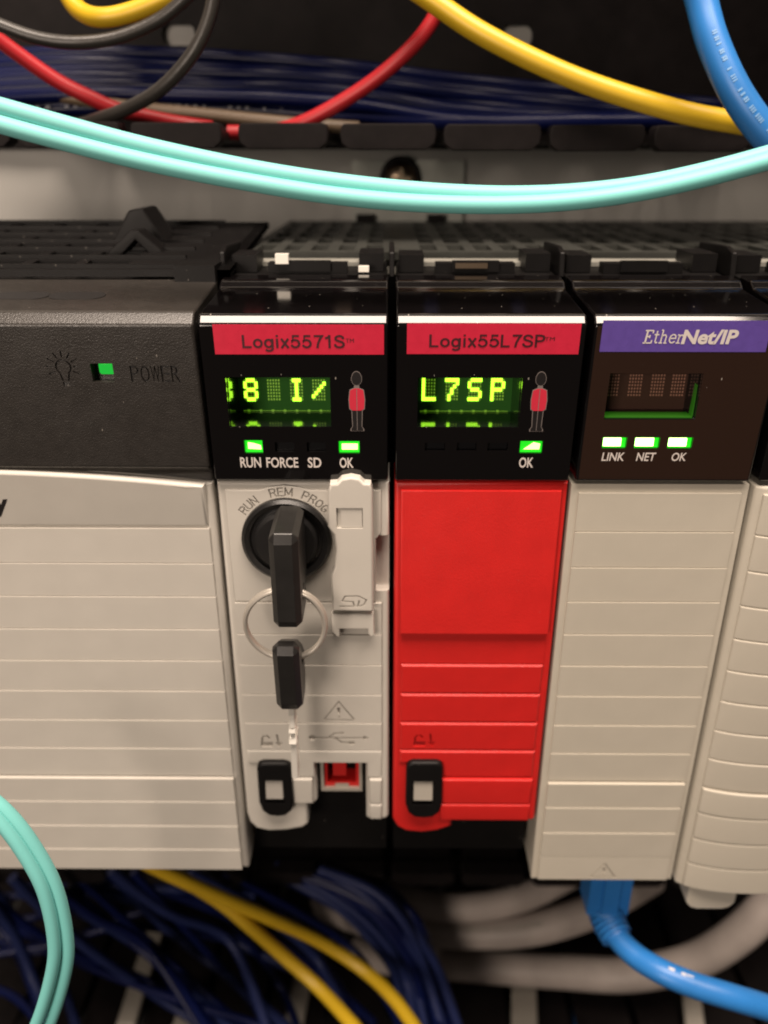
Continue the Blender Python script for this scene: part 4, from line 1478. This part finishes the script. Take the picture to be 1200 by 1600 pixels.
for k_ in range(34, len(pts) - 8, 2):
    if random.random() < 0.75:
        p, d = pts[k_], (pts[k_ + 1] - pts[k_]).normalized()
        to_cam = (Vector((0, CAMY, 0)) - p).normalized()
        u = d.cross(to_cam).normalized()
        nn = (to_cam * 0.86 - u * 0.5 if u.z < 0 else to_cam * 0.86 + u * 0.5).normalized()
        tt = nn.cross(d).normalized()
        cen = p + nn * 3.29
        hw = random.uniform(0.35, 0.9)
        lb.faces.new([lb.verts.new(cen + d * s_ * hw + tt * t_ * 0.4) for s_, t_ in ((-1, -1), (1, -1), (1, 1), (-1, 1))])
emit('legend', lb, M['print'], lead)

# navy wires fanning down below the power supply and bundled in the middle
GL = 'navy wires fanning down below the power supply'
fan = [((20, 1375), (120, 1470), (250, 1560), (380, 1640)), ((-40, 1390), (90, 1480), (220, 1530), (420, 1625)), ((120, 1370), (230, 1470), (330, 1560), (420, 1640)),
       ((180, 1370), (260, 1450), (350, 1520), (480, 1630)), ((-40, 1460), (60, 1490), (180, 1440), (320, 1400)), ((-40, 1420), (40, 1440), (140, 1400), (260, 1380)),
       ((-40, 1380), (20, 1460), (60, 1550), (90, 1640)), ((210, 1365), (300, 1460), (390, 1560), (460, 1650)), ((-40, 1500), (80, 1480), (200, 1450), (360, 1470)),
       ((60, 1370), (170, 1400), (300, 1440), (470, 1520)), ((150, 1365), (300, 1410), (450, 1480), (590, 1600)), ((0, 1440), (110, 1500), (240, 1550), (460, 1620)),
       ((300, 1365), (400, 1420), (500, 1500), (560, 1630)), ((350, 1365), (460, 1420), (560, 1490), (640, 1620)), ((250, 1365), (360, 1440), (440, 1540), (480, 1640)),
       ((-40, 1365), (100, 1385), (260, 1390), (400, 1400)), ((-40, 1410), (90, 1395), (230, 1375), (340, 1365)), ((-40, 1540), (20, 1560), (60, 1600), (80, 1650))]
for _ in range(8):
    x0, s0 = random.uniform(-60, 380), random.uniform(60, 190)
    y0 = random.uniform(1360, 1400)
    fan.append(((x0, y0), (x0 + s0 * .6, y0 + random.uniform(35, 75)), (x0 + s0 * 1.3, y0 + random.uniform(100, 150)), (x0 + s0 * random.uniform(1.7, 2.2), y0 + 270)))
for i, q in enumerate(fan):
    Y = 52 + (i * 7) % 40
    cable('wire', 'navy blue wire fanning down below the power supply', 'wire', [above(x, y, Y + 4 * k_, -314 + (i * 5) % 34) for k_, (x, y) in enumerate(q)], 1.6 if i % 3 else 1.95, M['navy2' if i % 3 == 0 else 'navy'], GL, 8, 10)
GB = 'navy wires bundled beside the grey cables'
for i in range(26):
    s_ = i / 25.0
    xo = random.uniform(-14, 14)
    a = (400 + 140 * s_ + xo, 1362 + random.uniform(-10, 6))
    b = (520 + 85 * s_ + xo, 1385 + 22 * random.random() + 15 * (1 - s_))
    c_ = (595 + 60 * s_ + xo * .6, 1440 + 25 * random.random() + 20 * (1 - s_))
    d = (625 + 62 * s_ + xo * .5, 1520 + 20 * (1 - s_))
    e = (640 + 90 * s_ + xo * .5, 1640)
    Y = 58 + 16 * random.random() - 6 * s_
    cable('wire', 'navy blue wire in the bundle curving down beside the grey cables', 'wire', [above(*p_, -312 + (i * 7) % 30) for p_ in ((*a, Y + 8), (*b, Y), (*c_, Y - 6), (*d, Y - 8), (*e, Y - 8))], 1.8, M['navy'] if i % 4 else M['navy2'], GB, 8, 10)
GT = 'small blue cable ends in the lower duct'
for px in (622, 700, 905, 1005):
    cable('wire', 'short bright blue cable end low in the lower duct', 'wire', [(px - 3, 1540, 92), (px, 1575, 84), (px + 6, 1640, 76)], 2.2, M['blue'] if px in (905, 1005) else M['navy2'], GT, 6, 10)
